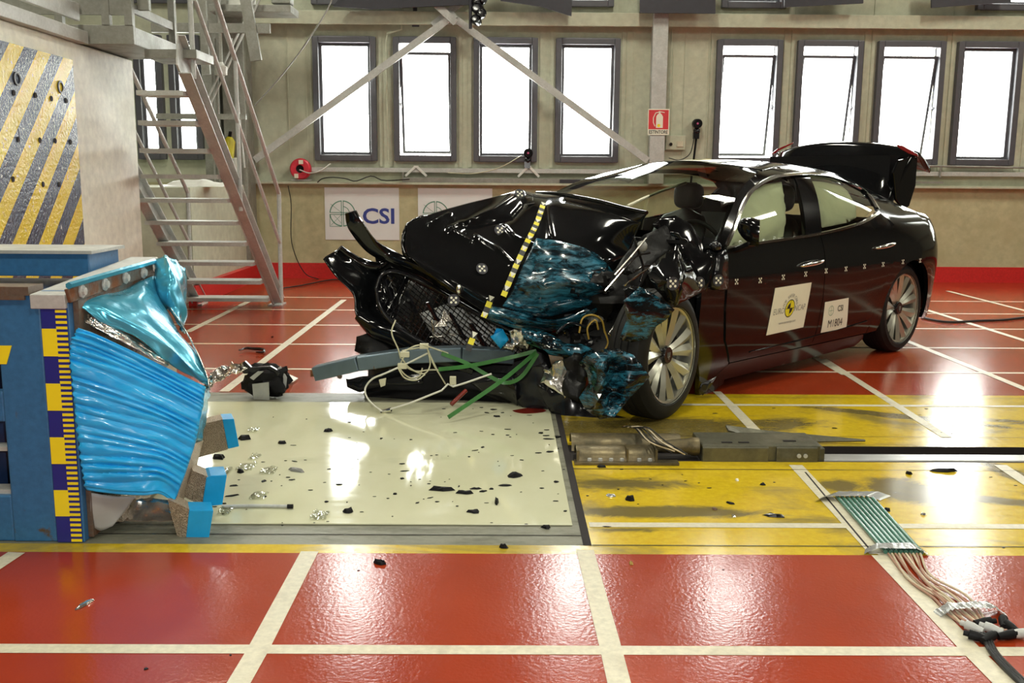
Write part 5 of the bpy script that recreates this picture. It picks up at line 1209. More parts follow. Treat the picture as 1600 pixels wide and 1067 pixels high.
for fam in ((.62, .78), (-.35, .94)):
    for k in range(-40, 60):
        x0_, y0_ = 600+k*9.5, 420; run = []
        for q_ in range(0, 60):
            x = x0_+fam[0]*q_*6*(1 if fam[0] > 0 else 1); y = y0_+fam[1]*q_*4-10
            if inside((x, y), mesh_poly): run.append(CV(x, y, gdepth(x, y)+.006*math.sin(x*.2)))
            elif run: break
        if len(run) > 2: b.tube(run, .0032, 4, cap=False)
b.build('grille_mesh', ['black_gloss_plastic'], gr_)
for k in range(5):
    a = (600+k*34, 438+k*17, -1.54+.14*k); c = (590+k*38+22, 470+k*20, -1.48+.13*k); b = MB(); b.bar(CV(*a), CV(*c), .012, .03, up=CL); b.build('grille_slat', ['black_gloss_plastic'], gr_)
for k, (x, y) in enumerate(((690, 508), (697, 498), (684, 516), (703, 512))):
    b = MB(); c = CV(x, y, -1.13); 
    for q_ in range(3): b.add([c+np.array([rnd.uniform(-.05, .05), rnd.uniform(-.04, .02), rnd.uniform(-.05, .06)]) for _ in range(3)], [(0, 1, 2)])
    b.build('broken_trim', ['silver_foil'], gr_, solid=.002)
# pale cooler seen through the mesh
cpoly('cooler', [(655, 490, -1.40), (700, 474, -1.3), (765, 502, -1.12), (815, 526, -1.0), (815, 556, -1.0), (740, 552, -1.16), (680, 530, -1.34)], 'galv', gr_, step=14, amp=.004)
tapeline([(742, 520, -.94), (736, 535, -.93), (731, 549, -.92)], 'measuring_tape', gr_, wdt=.034)
# crash beam
cpoly('radiator_support', [(575, 540, -1.9), (640, 540, -1.6), (720, 545, -1.4), (850, 530, -1.0), (870, 600, -.9), (760, 612, -1.2), (640, 612, -1.5), (575, 612, -1.8)], 'engine_dark', step=14, amp=.004, solid=.02)
b = MB(); A_ = CV(505, 580, -1.70); 
bp = [(493, 583, -1.60), (560, 567, -1.40), (640, 555, -1.20), (720, 552, -1.0), (800, 556, -.84)]
P = [CV(*p) for p in bp]
for i in range(len(P)-1): b.bar(P[i], P[i+1]+(P[i+1]-P[i])*.02, .10, .085, up=(0, 0, 1))
beam = b.build('crash_beam', ['beam_steel'], car, bevel=.008)
b = MB(); b.lathe([(0, 0), (.02, 0), (.02, .03), (0, .03)], P[0]+[0, 0, 0], (-1, -.3, 0), 10); b.build('beam_bolt', ['rusty_steel'], beam)
for x, y in ((530, 588), (585, 573)):
    b = MB(); b.lathe([(0, 0), (.014, 0), (.014, .012), (0, .012)], CV(x, y, float(np.interp(x, [493, 640], [-1.56, -1.16]))), CL, 10); b.build('beam_bolt', ['rusty_steel'], beam)
# black plastics under the beam
cpoly('air_duct', [(562, 528, -1.62), (600, 516, -1.5), (612, 540, -1.45), (612, 565, -1.42), (575, 560, -1.5), (560, 552, -1.6)], 'black_plastic', step=10, amp=.02, solid=.04)
cpoly('air_duct', [(560, 545, -1.58), (575, 543, -1.5), (600, 548, -1.45), (598, 562, -1.44), (564, 560, -1.52)], 'black_gloss_plastic', step=10, amp=.015, solid=.04)
cpoly('bumper_liner', [(582, 495, -1.75), (612, 500, -1.6), (640, 520, -1.5), (640, 565, -1.45), (600, 560, -1.6), (582, 530, -1.72)], 'black_plastic', step=12, amp=.01, solid=.03)
cpoly('spoiler_lip', [(540, 590, -1.52), (545, 592, -1.50), (575, 588, -1.42), (610, 575, -1.34), (660, 575, -1.2), (660, 600, -1.16), (600, 603, -1.34), (560, 612, -1.44), (542, 604, -1.50)], 'black_gloss_plastic', step=10, amp=.008, solid=.05)
csurf('undertray', [[(570, 598, -1.45), (650, 585, -1.2), (740, 580, -.95), (850, 590, -.7)], [(568, 614, -1.45), (650, 610, -1.2), (750, 612, -.9), (860, 625, -.6)], [(572, 627, -1.45), (650, 627, -1.2), (760, 634, -.9), (880, 652, -.5)]], 'black_plastic', nu=30, nv=16, amp=.02, solid=.02)
csurf('undertray_fold', [[(735, 598, -.88), (770, 592, -.78), (805, 590, -.66)], [(760, 618, -.84), (790, 616, -.72), (806, 612, -.62)], [(798, 634, -.80), (803, 635, -.74), (808, 634, -.66)]], 'black_gloss_plastic', nu=14, nv=14, amp=.004)
cpoly('liner_panel', [(806, 588, -.66), (850, 565, -.5), (862, 590, -.46), (858, 640, -.48), (830, 648, -.56), (808, 630, -.64)], 'black_gloss_plastic', step=10, amp=.02, seed=3)
cpoly('liner_panel', [(838, 600, -.5), (880, 610, -.36), (930, 640, -.22), (985, 655, -.06), (975, 668, -.05), (920, 664, -.2), (880, 660, -.34), (856, 640, -.44)], 'black_gloss_plastic', step=10, amp=.015, seed=13, ridge=.008)
# crumpled lower left bumper with blue scrapes
cpoly('bumper_skin', [(905, 566, -.22), (918, 555, -.16), (945, 545, -.10), (965, 545, -.04), (990, 555, .02), (1014, 588, .06), (994, 612, .04), (972, 636, .02), (960, 652, .0), (938, 656, -.06), (915, 640, -.12), (904, 622, -.16), (918, 600, -.14), (916, 580, -.18)], 'scraped_light', step=7, amp=.010, fr=5, seed=8, ridge=.0, inner=[(948, 560, .0), (946, 580, .02), (944, 600, .03), (942, 625, .02), (958, 575, -.12), (956, 600, -.12), (952, 625, -.1), (975, 580, .0), (972, 605, .02), (990, 590, .04), (925, 590, -.10), (925, 620, -.08)], smooth=25, out=0.16)
cpoly('bumper_skin', [(850, 572, -.5), (868, 565, -.42), (884, 572, -.36), (888, 600, -.32), (882, 622, -.32), (866, 606, -.38), (845, 596, -.46)], 'silver_foil', step=6, amp=.04, fr=14, seed=5, ridge=.03)
cpoly('headlight_housing', [(880, 560, -.34), (915, 560, -.24), (915, 600, -.22), (900, 625, -.24), (880, 615, -.3)], 'engine_dark', step=8, amp=.04, fr=12, seed=2, solid=.05)
# engine bay mass
def lump(nm, c, r, mat, seed, par=None, amp=.35, n=22):
    b = MB(); c = np.array(c)
    def fn(s, q_):
        a = math.pi*q_; t_ = 2*math.pi*s; d = np.array([math.sin(a)*math.cos(t_), math.sin(a)*math.sin(t_), math.cos(a)])
        k = 1+amp*noise.noise(Vector(d*2.2)+Vector((seed, 0, 0)))+amp*.5*noise.noise(Vector(d*5)+Vector((0, seed, 0)))
        D = CF*d[0]*r[0]+CL*d[1]*r[1]+np.array([0, 0, d[2]*r[2]]); return c+D*k
    b.grid(fn, n*2, n); return b.build(nm, [mat], par or car, smooth=30)
eng = lump('engine', W(2.7, -.75, .56), (.42, .50, .28), 'engine_dark', 3)
for k in range(16):
    x = rnd.uniform(870, 1000); y = rnd.uniform(400, 560)
    if k < 9: x = rnd.uniform(865, 965); y = rnd.uniform(490, 550)
    v = float(np.interp(x, [860, 1000], [-.55, -.15])) - rnd.uniform(0, .12)
    lump('engine_fragment', CV(x, y, v), (rnd.uniform(.03, .07), rnd.uniform(.03, .06), rnd.uniform(.02, .05)), rnd.choice(['engine_dark', 'engine_dark', 'black_gloss_plastic', 'steel_grey']), k*3.7, eng, amp=.7, n=8)
cpoly('engine_cover', [(950, 432, -.42), (975, 400, -.38), (1005, 365, -.34), (1040, 350, -.3), (1060, 385, -.2), (1020, 410, -.24), (1000, 450, -.24), (1010, 500, -.2), (1000, 540, -.2), (930, 560, -.34), (880, 560, -.48), (870, 520, -.56), (910, 490, -.5), (945, 470, -.45)], 'engine_dark', eng, step=8, amp=.02, fr=5, seed=17, ridge=.012, solid=.03)
b = MB(); b.sphere(CV(1003, 385, -.2), .032, 10); b.build('fluid_cap', ['grey_cable'], eng, smooth=50)
for pts in (((905, 520), (910, 498), (925, 492), (940, 500), (945, 520)), ((920, 530), (918, 512), (930, 500), (935, 515)), ((945, 518), (950, 535), (945, 548), (955, 545)), ((958, 534), (968, 537), (975, 540), (982, 540)), ((990, 455), (1000, 450), (1008, 462), (1000, 470))):
    b = MB(); b.tube(curve([CV(x, y, float(np.interp(x, [900, 1010], [-.3, -.08]))+.0) for x, y in pts], 14), .0055, 6); b.build('torn_wire', ['gold_wire'], eng, smooth=60)
for pts in (((990, 370), (1000, 400), (1005, 420), (1000, 440)), ((975, 420), (995, 400), (1015, 395)), ((965, 500), (975, 480), (990, 470), (1010, 475)), ((870, 520), (890, 505), (915, 510)), ((990, 425), (1010, 415), (1030, 420))):
    b = MB(); b.tube(curve([CV(x, y, -.2) for x, y in pts], 12), .007, 6); b.build('hose', ['black_gloss_plastic'], eng, smooth=60)
cpoly('torn_metal', [(950, 522, -.10), (962, 505, -.08), (984, 485, -.06), (976, 505, -.07), (958, 528, -.1)], 'silver_foil', eng, step=6, amp=.003)
for pts in (((960, 430), (985, 402), (1010, 372)), ((975, 446), (1000, 428), (1030, 408)), ((945, 455), (958, 440), (975, 420))):
    b = MB(); b.tube([CV(x, y, -.14) for x, y in pts], .006, 5); b.build('metal_edge', ['chrome'], eng)
# wing: folded pyramid, torn flap, inner arch and dented door edge
wing = cpoly('front_wing', [(1010, 422, -.10), (1030, 402, -.05), (1057, 383, .0), (1066, 430, .10), (1055, 478, .10), (1040, 470, .06), (1022, 450, .0)], 'black_paint', step=7, amp=0.0054, fr=12, seed=4, inner=[(1045, 440, .12)], ridge=0.0045, out=0.15)
cpoly('wing_fold', [(1057, 383, .0), (1075, 404, -.02), (1100, 438, -.02), (1104, 452, -.01), (1085, 462, .06), (1055, 478, .10), (1066, 430, .10)], 'black_paint', wing, step=7, amp=0.0045, fr=10, seed=6, ridge=0.0030, out=0.13)
cpoly('wing_flap', [(975, 470, -.06), (998, 448, -.05), (1015, 455, -.02), (1040, 472, .04), (1053, 484, .06), (1040, 500, .05), (1022, 512, .0), (1010, 530, -.02), (985, 536, -.06), (968, 530, -.1), (980, 500, -.06)], 'scraped_light', wing, step=7, amp=0.0067, fr=8, seed=21, ridge=0.0060, out=0.19)
cpoly('wing_panel', [(976, 452, -.02), (978, 480, -.02), (990, 480, .0), (1002, 470, .0), (1002, 452, .0), (990, 446, -.02)], 'black_paint', wing, step=7, amp=0.0018, out=0.14)
cpoly('wheel_liner', [(1000, 540, -.12), (1010, 515, -.1), (1040, 498, -.08), (1055, 482, -.06), (1075, 472, -.04), (1085, 490, -.06), (1062, 492, -.10), (1035, 510, -.12)], 'black_plastic', wing, step=9, amp=.003, solid=.03, out=.06)
cpoly('wing_arch', [(1018, 352, -.36), (1030, 340, -.34), (1055, 337, -.28), (1080, 350, -.20), (1095, 375, -.12), (1102, 400, -.07), (1094, 402, -.08), (1080, 385, -.14), (1060, 372, -.22), (1040, 365, -.3)], 'black_paint', wing, step=8, amp=0.0045, fr=8, seed=2, ridge=0.0060, out=0.02)
cpoly('wing_rear', [(1080, 375, -.16), (1100, 396, -.06), (1106, 390, -.05), (1120, 396, -.02), (1112, 430, .0), (1104, 456, .01), (1097, 440, -.02), (1075, 404, -.1), (1060, 384, -.16)], 'black_paint', wing, step=7, amp=0.0045, fr=8, seed=22, ridge=0.0045, out=0.06)
cpoly('dented_edge', [(1118, 396, .02), (1137, 390, .02), (1139, 420, .02), (1139, 452, .02), (1125, 455, .035), (1108, 448, .01), (1106, 430, .0), (1110, 412, .0)], 'black_gloss_plastic', wing, step=5, amp=0.0054, fr=16, seed=7, inner=[(1122, 425, .07), (1128, 405, .06), (1130, 442, .06)], smooth=60)
spanel('wing_lower', [on(*p) for p in ((1098, 452), (1136, 446), (1136.5, 520), (1131, 600), (1112, 615), (1094, 618), (1090, 560), (1094, 500))], off=-.006, th=.03, mat='black_paint')
b = MB(); b.sphere(CV(1118, 385, .02), .035, 12, sc=(1, 1, .8)); b.build('hinge_knob', ['black_gloss_plastic'], wing, smooth=60)
for x, y, v, par in ((1051, 443, .285, wing), (1092, 442, .15, wing), (1000, 470, .15, wing), (1122, 438, .085, wing)): marker(P=CV(x, y, v), nrm=CL*.8+CF*.4, r=.030, par=par)
cpoly('splash_strip', [(1092, 610, .03), (1096, 600, .05), (1120, 588, .05), (1110, 604, .06), (1098, 618, .05)], 'black_gloss_plastic', step=7, amp=0.0023)
# cowl and wiper
b = MB(); b.grid(lambda s, r: W(2.36+.16*r, -.15-1.6*s, .93+.02*r), 16, 3); b.build('cowl', ['black_plastic'], car, solid=.02)
b = MB(); b.tube(curve([CV(980, 322, -.6)+[0, 0, 0], CV(1010, 308, -.75), CV(1040, 296, -.9), CV(1072, 286, -1.05)], 14), .010, 6); b.build('wiper_with_glare', ['cream_cable'], car, smooth=60)  # thick cream stroke: bright reflection along the wiper put into its colour
# blue honeycomb scrap and green straps caught on the front
cpoly('stuck_honeycomb', [(767, 527, -.80), (786, 515, -.76), (795, 530, -.74), (782, 545, -.77)], 'cyan_flat', step=8, amp=.002, solid=.03)
cpoly('stuck_foil', [(784, 545, -.78), (796, 530, -.76), (792, 516, -.76), (815, 515, -.70), (828, 530, -.66), (824, 542, -.68), (805, 541, -.72), (800, 550, -.74)], 'silver_foil', step=5, amp=.03, fr=18, seed=4)
# ------------------------------------------------------------------ loose things around the car front
for a, lab in (((((685, 577, -.84), (730, 572, -.8), (790, 560, -.7), (838, 548, -.58))), 'green strap running level from the cream wires to the crushed bumper'),
          (((700, 652, -.62), (740, 625, -.60), (790, 590, -.58), (838, 550, -.56)), 'green strap slanting down from the bumper to the white plate'),
          (((690, 552, -.90), (730, 568, -.82), (765, 588, -.74), (790, 598, -.68), (815, 588, -.60), (840, 552, -.55)), 'green strap sagging under the bumper between its two ends')):
    P = curve([CV(*p) for p in a], 24)
    for q_ in P: q_[2] = max(q_[2], .012)
    b = MB(); n = len(P); vs_ = []
    for i, p in enumerate(P):
        d = P[min(i+1, n-1)]-P[max(i-1, 0)]; d /= np.linalg.norm(d); up = np.cross(d, CL*.6+CF*.3+np.array([.1, -.6, .2])); up /= np.linalg.norm(up); vs_ += [p-up*.011, p+up*.011]
    b.add(vs_, [(2*i, 2*i+1, 2*i+3, 2*i+2) for i in range(n-1)]); tag(b.build('green_strap', ['green_strap'], solid=.004), lab, 'strap', 'green straps at the car front')
t_ = thing('washer_pipe', 'bent white pipe looping from the bumper down to the white plate', 'pipe', G(610, 645))
pp = [(668, 552, -1.0), (640, 566, -1.08), (605, 582, -1.16), (582, 592, -1.22), (571, 606, -1.25), (573, 620, -1.2), (585, 634, -1.1), (598, 643, -1.0)]
P = curve([CV(*p) for p in pp], 40)
for q_ in P: q_[2] = max(q_[2], .012)
Pe = [G(598, 643, .014)]+[CV(x, y, v) for x, y, v in ((640, 630, -.9), (690, 610, -.8), (700, 600, -.78), (708, 604, -.77), (728, 598, -.72), (768, 584, -.62))]
for q_ in Pe: q_[2] = max(q_[2], .012)
P[-1] = Pe[0]
b = MB(); b.tube(P, .0055, 8); b.build('pipe', ['white_pipe'], t_, smooth=60); b = MB(); b.tube(Pe, .0055, 8); b.build('pipe', ['white_pipe'], t_, smooth=60)
b = MB(); b.lathe([(0, -.03), (.012, -.03), (.012, .03), (0, .03)], Pe[0]+[.02, 0, .004], Pe[1]-Pe[0], 10); b.build('coupling', ['chrome'], t_)
b = MB(); c = CV(592, 594, -1.16); b.poly([c, c+[.04, 0, .01], c+[.035, 0, -.03], c+[.01, 0, -.04]], .02, (0, 1, 0)); b.build('clip', ['cream_cable'], t_)
t_ = thing('wire_harness', 'tangle of cream wires hanging over the crash beam', 'wires', CV(645, 565, -1.0))
for k, pts in enumerate((((618, 500), (612, 520), (622, 545), (626, 560)), ((632, 555), (625, 575), (640, 590), (655, 588), (660, 575)), ((628, 548), (645, 545), (665, 543), (672, 555), (685, 582)), ((630, 550), (650, 540), (668, 540)), ((632, 572), (650, 580), (670, 578), (690, 578)), ((628, 560), (640, 575), (662, 584), (672, 570), (668, 545)), ((622, 575), (632, 590), (650, 594), (664, 585)), ((660, 538), (680, 545), (700, 552)), ((672, 555), (678, 570), (690, 590), (696, 600)))):
    b = MB(); b.tube(curve([CV(x, y, -1.02+.012*k) for x, y in pts], 18), .0042, 6); b.build('wire', ['cream_cable'], t_, smooth=60)
for x, y in ((634, 554), (664, 541), (630, 572)):
    b = MB(); c = CV(x, y, -.96); b.box(c-[.03, .012, .014], c+[.02, .012, .016]); b.build('connector', ['cream_cable'], t_, bevel=.003)
b = MB(); c = CV(707, 595, -.72); b.box(c-[.015, .01, .022], c+[.02, .01, .025]); tag(b.build('junction_block', ['cream_cable'], bevel=.003), 'small cream connector block below the green straps', 'connector')
b = MB(); b.tube([CV(705, 632, -.72)-[0, 0, .0], CV(728, 610, -.72)], .012); b.v = [(x, y, max(z, .012)) for x, y, z in b.v]; tag(b.build('red_hose', ['orange_fluid'], smooth=60), 'short dark red hose end under the straps', 'hose')
# fluid on the plate
def blob(nm, pix, mat, lab, cat, z=.0085, kind=None):
    b = MB(); pts = [G(x, y, z) for x, y in pix]; P = curve(pts+[pts[0]], 40)[:-1]; b.add(P, [tuple(range(len(P)))]); tag(b.build(nm, [mat], fix=False), lab, cat)
blob('fluid_puddle', ((800, 641), (828, 637), (852, 640), (848, 644), (822, 646), (806, 644)), 'orange_fluid', 'red fluid puddle on the white plate below the crushed bumper', 'puddle')
# duct-taped black module left of the plate
t_ = thing('car_fragment', 'torn black plastic box with silver taped label at far plate edge', 'car fragment', G(415, 622))
c = G(415, 622)+[0, .02, .10]
def lump2(nm, c, r, mat, seed, par=None, amp=.35, n=16, smooth=30):
    b = MB(); c = np.array(c)
    def fn(s, q_):
        a = math.pi*q_; u_ = 2*math.pi*s; d = np.array([math.sin(a)*math.cos(u_), math.sin(a)*math.sin(u_), math.cos(a)])
        sq = d/max(1e-6, np.abs(d).max())*.5+d*.5
        k = 1+amp*noise.noise(Vector(d*1.8)+Vector((seed, 0, 0)))+amp*.5*noise.noise(Vector(d*4.5)+Vector((0, seed, 0)))
        P = c+sq*np.array(r)*k; P[2] = max(P[2], .0095); return P
    b.grid(fn, n*2, n); return b.build(nm, [mat], par, smooth=smooth)
lump2('casing', c, (.115, .07, .085), 'black_plastic', 4.2, t_, .5)
b = MB(); b.poly([PY(x, y, c[1]-.085) for x, y in ((394, 600), (420, 597), (421, 625), (396, 624))], .004, (0, 1, 0)); b.build('taped_label', ['duct_tape'], t_)
b = MB(); 
q0 = [PY(x, y, c[1]-.05) for x, y in ((372, 570), (382, 564), (392, 574), (422, 572), (438, 582), (434, 588), (400, 584), (380, 584))]; b.poly(q0, .03, (0, 1, 0)); b.build('torn_rim', ['black_gloss_plastic'], t_, bevel=.004)
b = MB(); b.poly([PY(x, y, c[1]-.09) for x, y in ((390, 590), (403, 580), (412, 580), (396, 594))], .004, (0, 1, 0)); b.build('tape_strip', ['duct_tape'], t_)
b = MB(); b.poly([PY(x, y, c[1]-.02) for x, y in ((434, 575), (438, 572), (448, 590), (446, 612), (440, 600))], .01, (0, 1, 0)); b.build('bracket', ['galv'], t_)
b = MB(); b.poly([G(443, 600, .06), G(447, 583, .05), G(466, 592, .01), G(458, 597, .01)], .004, (0, 0, 1)); tag(b.build('white_shard', ['sticker_white']), 'white plastic shard leaning beside the taped black box', 'shard')
b = MB(); b.tube(curve([G(x, y, .02) for x, y in ((374, 547), (385, 544), (398, 545), (412, 546), (411, 550), (400, 550))], 20), [.006+.006*math.sin(math.pi*i/20) for i in range(21)], 6); tag(b.build('curved_trim', ['black_gloss_plastic'], smooth=60), 'curved dark trim piece on the red floor beyond the plate', 'shard')
# bigger pieces
def chunk(px, py, l, w, h, ang, mat, lab, nm='plastic_chunk', seed=0, grp=None):
    g = G(px, py, .008); z0 = .0085 if (-3.2 < g[0] < -.05 and .98 < g[1] < 2.99) else .001
    d = np.linalg.norm(g-CP); k = d/CAM['f']; L_ = l*k/2; Wd = w*k/2*2.0; ca, sa = math.cos(math.radians(ang)), math.sin(math.radians(ang)); r_ = random.Random(seed*31+px)
    n = 9; ring = []
    for i in range(n):
        a = 2*math.pi*i/n; q_ = r_.uniform(.6, 1.15); x = math.cos(a)*L_*q_; y = math.sin(a)*Wd*q_; ring.append((g[0]+x*ca-y*sa, g[1]+x*sa+y*ca))
    hh = min(h, 9)*.7*k; b = MB(); N = n
    top = [(g[0]+(p[0]-g[0])*.7, g[1]+(p[1]-g[1])*.7, z0+hh*r_.uniform(.5, 1.2)) for p in ring]
    b.add([(p[0], p[1], z0+.0006) for p in ring]+top+[(g[0], g[1], z0+hh*1.05)], [tuple(range(N))[::-1]]+[(i, (i+1) % N, N+(i+1) % N, N+i) for i in range(N)]+[(N+i, N+(i+1) % N, 2*N) for i in range(N)])
    o = b.build(nm, [mat]); tag(o, lab, 'shard', grp); return o
chunk(382, 686, 18, 12, 26, 100, 'black_plastic', 'jagged upright black piece beside the topmost honeycomb block', seed=1)
chunk(342, 716, 24, 10, 12, -10, 'black_plastic', 'rounded black connector between two honeycomb blocks', seed=2)
chunk(376, 738, 15, 7, 8, -40, 'black_plastic', 'small black clip right of the middle honeycomb block', seed=3)
chunk(440, 693, 13, 6, 6, 5, 'black_plastic', 'black lozenge near the upper middle of the white plate', seed=4)
chunk(462, 736, 34, 5, 6, -25, 'sticker_grey', 'long grey metallic sliver near the left of the white plate', seed=5)
chunk(512, 674, 15, 7, 6, 10, 'black_plastic', 'small L-shaped black bracket at the edge of the window reflection', seed=6)
chunk(690, 766, 44, 7, 8, -4, 'black_plastic', 'longest black strip on the white plate', seed=7)
chunk(727, 771, 30, 5, 6, -5, 'black_plastic', 'black strip touching the right end of the longest one', seed=8)
chunk(806, 744, 24, 12, 10, 12, 'black_plastic', 'jagged black piece with a pale tip right of the plate centre', seed=9)
chunk(740, 800, 22, 8, 5, -8, 'black_plastic', 'arched black scrap nearest the front edge of the plate', seed=10)
chunk(776, 785, 8, 14, 10, 0, 'black_plastic', 'upright black fin beside a faint disc on the plate', seed=11)
chunk(544, 800, 16, 8, 8, 10, 'black_plastic', 'tangled black scrap at the near left of the plate', seed=12)
chunk(790, 759, 26, 4, 3, 4, 'black_plastic', 'slim black blade below the jagged pale-tipped piece', seed=13)
chunk(744, 764, 20, 4, 3, 4, 'black_plastic', 'slim black curl right of the longest strip', seed=14)
chunk(984, 778, 15, 12, 16, 60, 'black_plastic', 'dark upright lump on the yellow floor beside the plate', seed=15)
chunk(955, 772, 18, 7, 4, 0, 'duct_tape', 'flat grey blob on the yellow floor just left of the dark lump', seed=16)
chunk(1210, 804, 40, 6, 6, -10, 'black_gloss_plastic', 'long dark sliver on the yellow floor before the cable tape', seed=17)
chunk(1141, 784, 15, 4, 4, -35, 'black_plastic', 'small curved shard on the yellow floor beyond the long sliver', seed=18)
chunk(1475, 734, 40, 5, 6, -3, 'black_plastic', 'long black shard on the shiny patch near the rail', seed=19)
chunk(1421, 738, 12, 5, 5, 15, 'black_plastic', 'small twisted black bit left of the long shard near the rail', seed=20)
chunk(1387, 795, 9, 7, 6, 0, 'black_plastic', 'round dark pebble right of the green cables', seed=21)
chunk(1443, 801, 8, 4, 3, 0, 'silver_foil', 'small pale flake right of the round dark pebble', seed=22)
chunk(594, 878, 10, 12, 10, 70, 'black_plastic', 'dark grey flake on the red floor below the white plate', seed=23)
chunk(986, 878, 7, 6, 5, 0, 'gold_wire', 'tiny brass coloured bit on the red floor below the yellow strip', seed=24)
chunk(786, 853, 8, 8, 8, 80, 'black_plastic', 'black bit on the seam between concrete and yellow strip', seed=25)
chunk(853, 822, 10, 9, 7, 60, 'black_plastic', 'black bit on the concrete strip at the right end', seed=26)
chunk(1126, 683, 30, 4, 6, 2, 'trolley_steel', 'thin dark scrap on the tow trolley side', seed=27)
chunk(940, 727, 18, 6, 4, 0, 'black_plastic', 'flat black scrap in front of the brown clamp', seed=28)
chunk(1152, 748, 7, 5, 3, 0, 'sticker_white', 'tiny white cap on the yellow floor', seed=29)
chunk(1192, 755, 10, 4, 4, 0, 'black_plastic', 'small black bit beside the smudge on the yellow floor', seed=30)
chunk(1117, 793, 8, 5, 4, 0, 'rusty_steel', 'small brown pebble on the yellow floor', seed=31)
chunk(1146, 804, 8, 6, 4, 0, 'silver_foil', 'small crumpled pale flake on the yellow floor', seed=32)
chunk(133, 941, 8, 22, 6, -20, 'silver_foil', 'clear crinkled strip on the near red floor at the left', seed=33)
chunk(1478, 942, 10, 4, 3, 0, 'silver_foil', 'tiny clear flake on the red floor beside the cables', seed=34)
b = MB(); g = [G(x, y, .016) for x, y in ((346, 791), (400, 790), (453, 791))]; b.tube(g, .007, 8); t_ = thing('gas_strut', 'thin grey rod lying on the white plate right of the lowest blocks', 'rod', g[1])
b.build('rod', ['galv'], t_, smooth=50); b = MB(); b.tube([G(449, 791, .018), G(458, 791, .018)], .009, 8); b.build('tip', ['black_plastic'], t_)
# film scraps
for k, (x, y, w) in enumerate(((396, 672, 10), (398, 715, 9), (385, 730, 14), (420, 736, 12), (340, 740, 20), (405, 775, 12), (352, 800, 9), (500, 806, 12))):
    b = MB(); r_ = random.Random(k); g = G(x, y, .009); s = w*.0026
    b.grid(lambda i, j: g+np.array([(i-.5)*s*2, (j-.5)*s*3, .002+.022*abs(noise.noise((i*3, j*3, k*5.)))]), 8, 8); tag(b.build('clear_scrap', ['clear_film'], smooth=40), 'crinkled clear plastic scrap on the left part of the white plate', 'scrap', 'clear plastic scraps on the plate')
# small shards, each a thing, one mesh reused in six shapes
protos = []
for k in range(6):
    r_ = random.Random(100+k); n = r_.choice((4, 5, 6)); me = bpy.data.meshes.new('shard')
    ring = [(math.cos(2*math.pi*i/n)*.5*r_.uniform(.6, 1.1), math.sin(2*math.pi*i/n)*.5*r_.uniform(.4, 1.0)) for i in range(n)]
    V = [(x, y, 0) for x, y in ring]+[(x*.8, y*.8, r_.uniform(.12, .3)) for x, y in ring]
    me.from_pydata(V, [], [tuple(range(n))[::-1], tuple(range(n, 2*n))]+[(i, (i+1) % n, n+(i+1) % n, n+i) for i in range(n)])
    for mn in ('black_plastic',): me.materials.append(MATS[mn])
    protos.append(me)
def shard(px, py, l, w, ang, lab, grp, k):
    g = G(px, py, .008); z0 = .0085 if (-3.2 < g[0] < -.05 and .98 < g[1] < 2.99) else .0008
    d = np.linalg.norm(g-CP)/CAM['f']
    o = bpy.data.objects.new('shard', protos[k % 6]); COL.objects.link(o); o.location = (g[0], g[1], z0); o.rotation_euler = (0, 0, math.radians(ang))
    o.scale = (max(l*d, .006), max(w*d*2.2, .006), max(.006, min(l, w)*d*1.2)); tag(o, lab, 'shard', grp)
PL = 'small black plastic shard scattered on the white steel plate'; PG = 'black shards on the white plate'
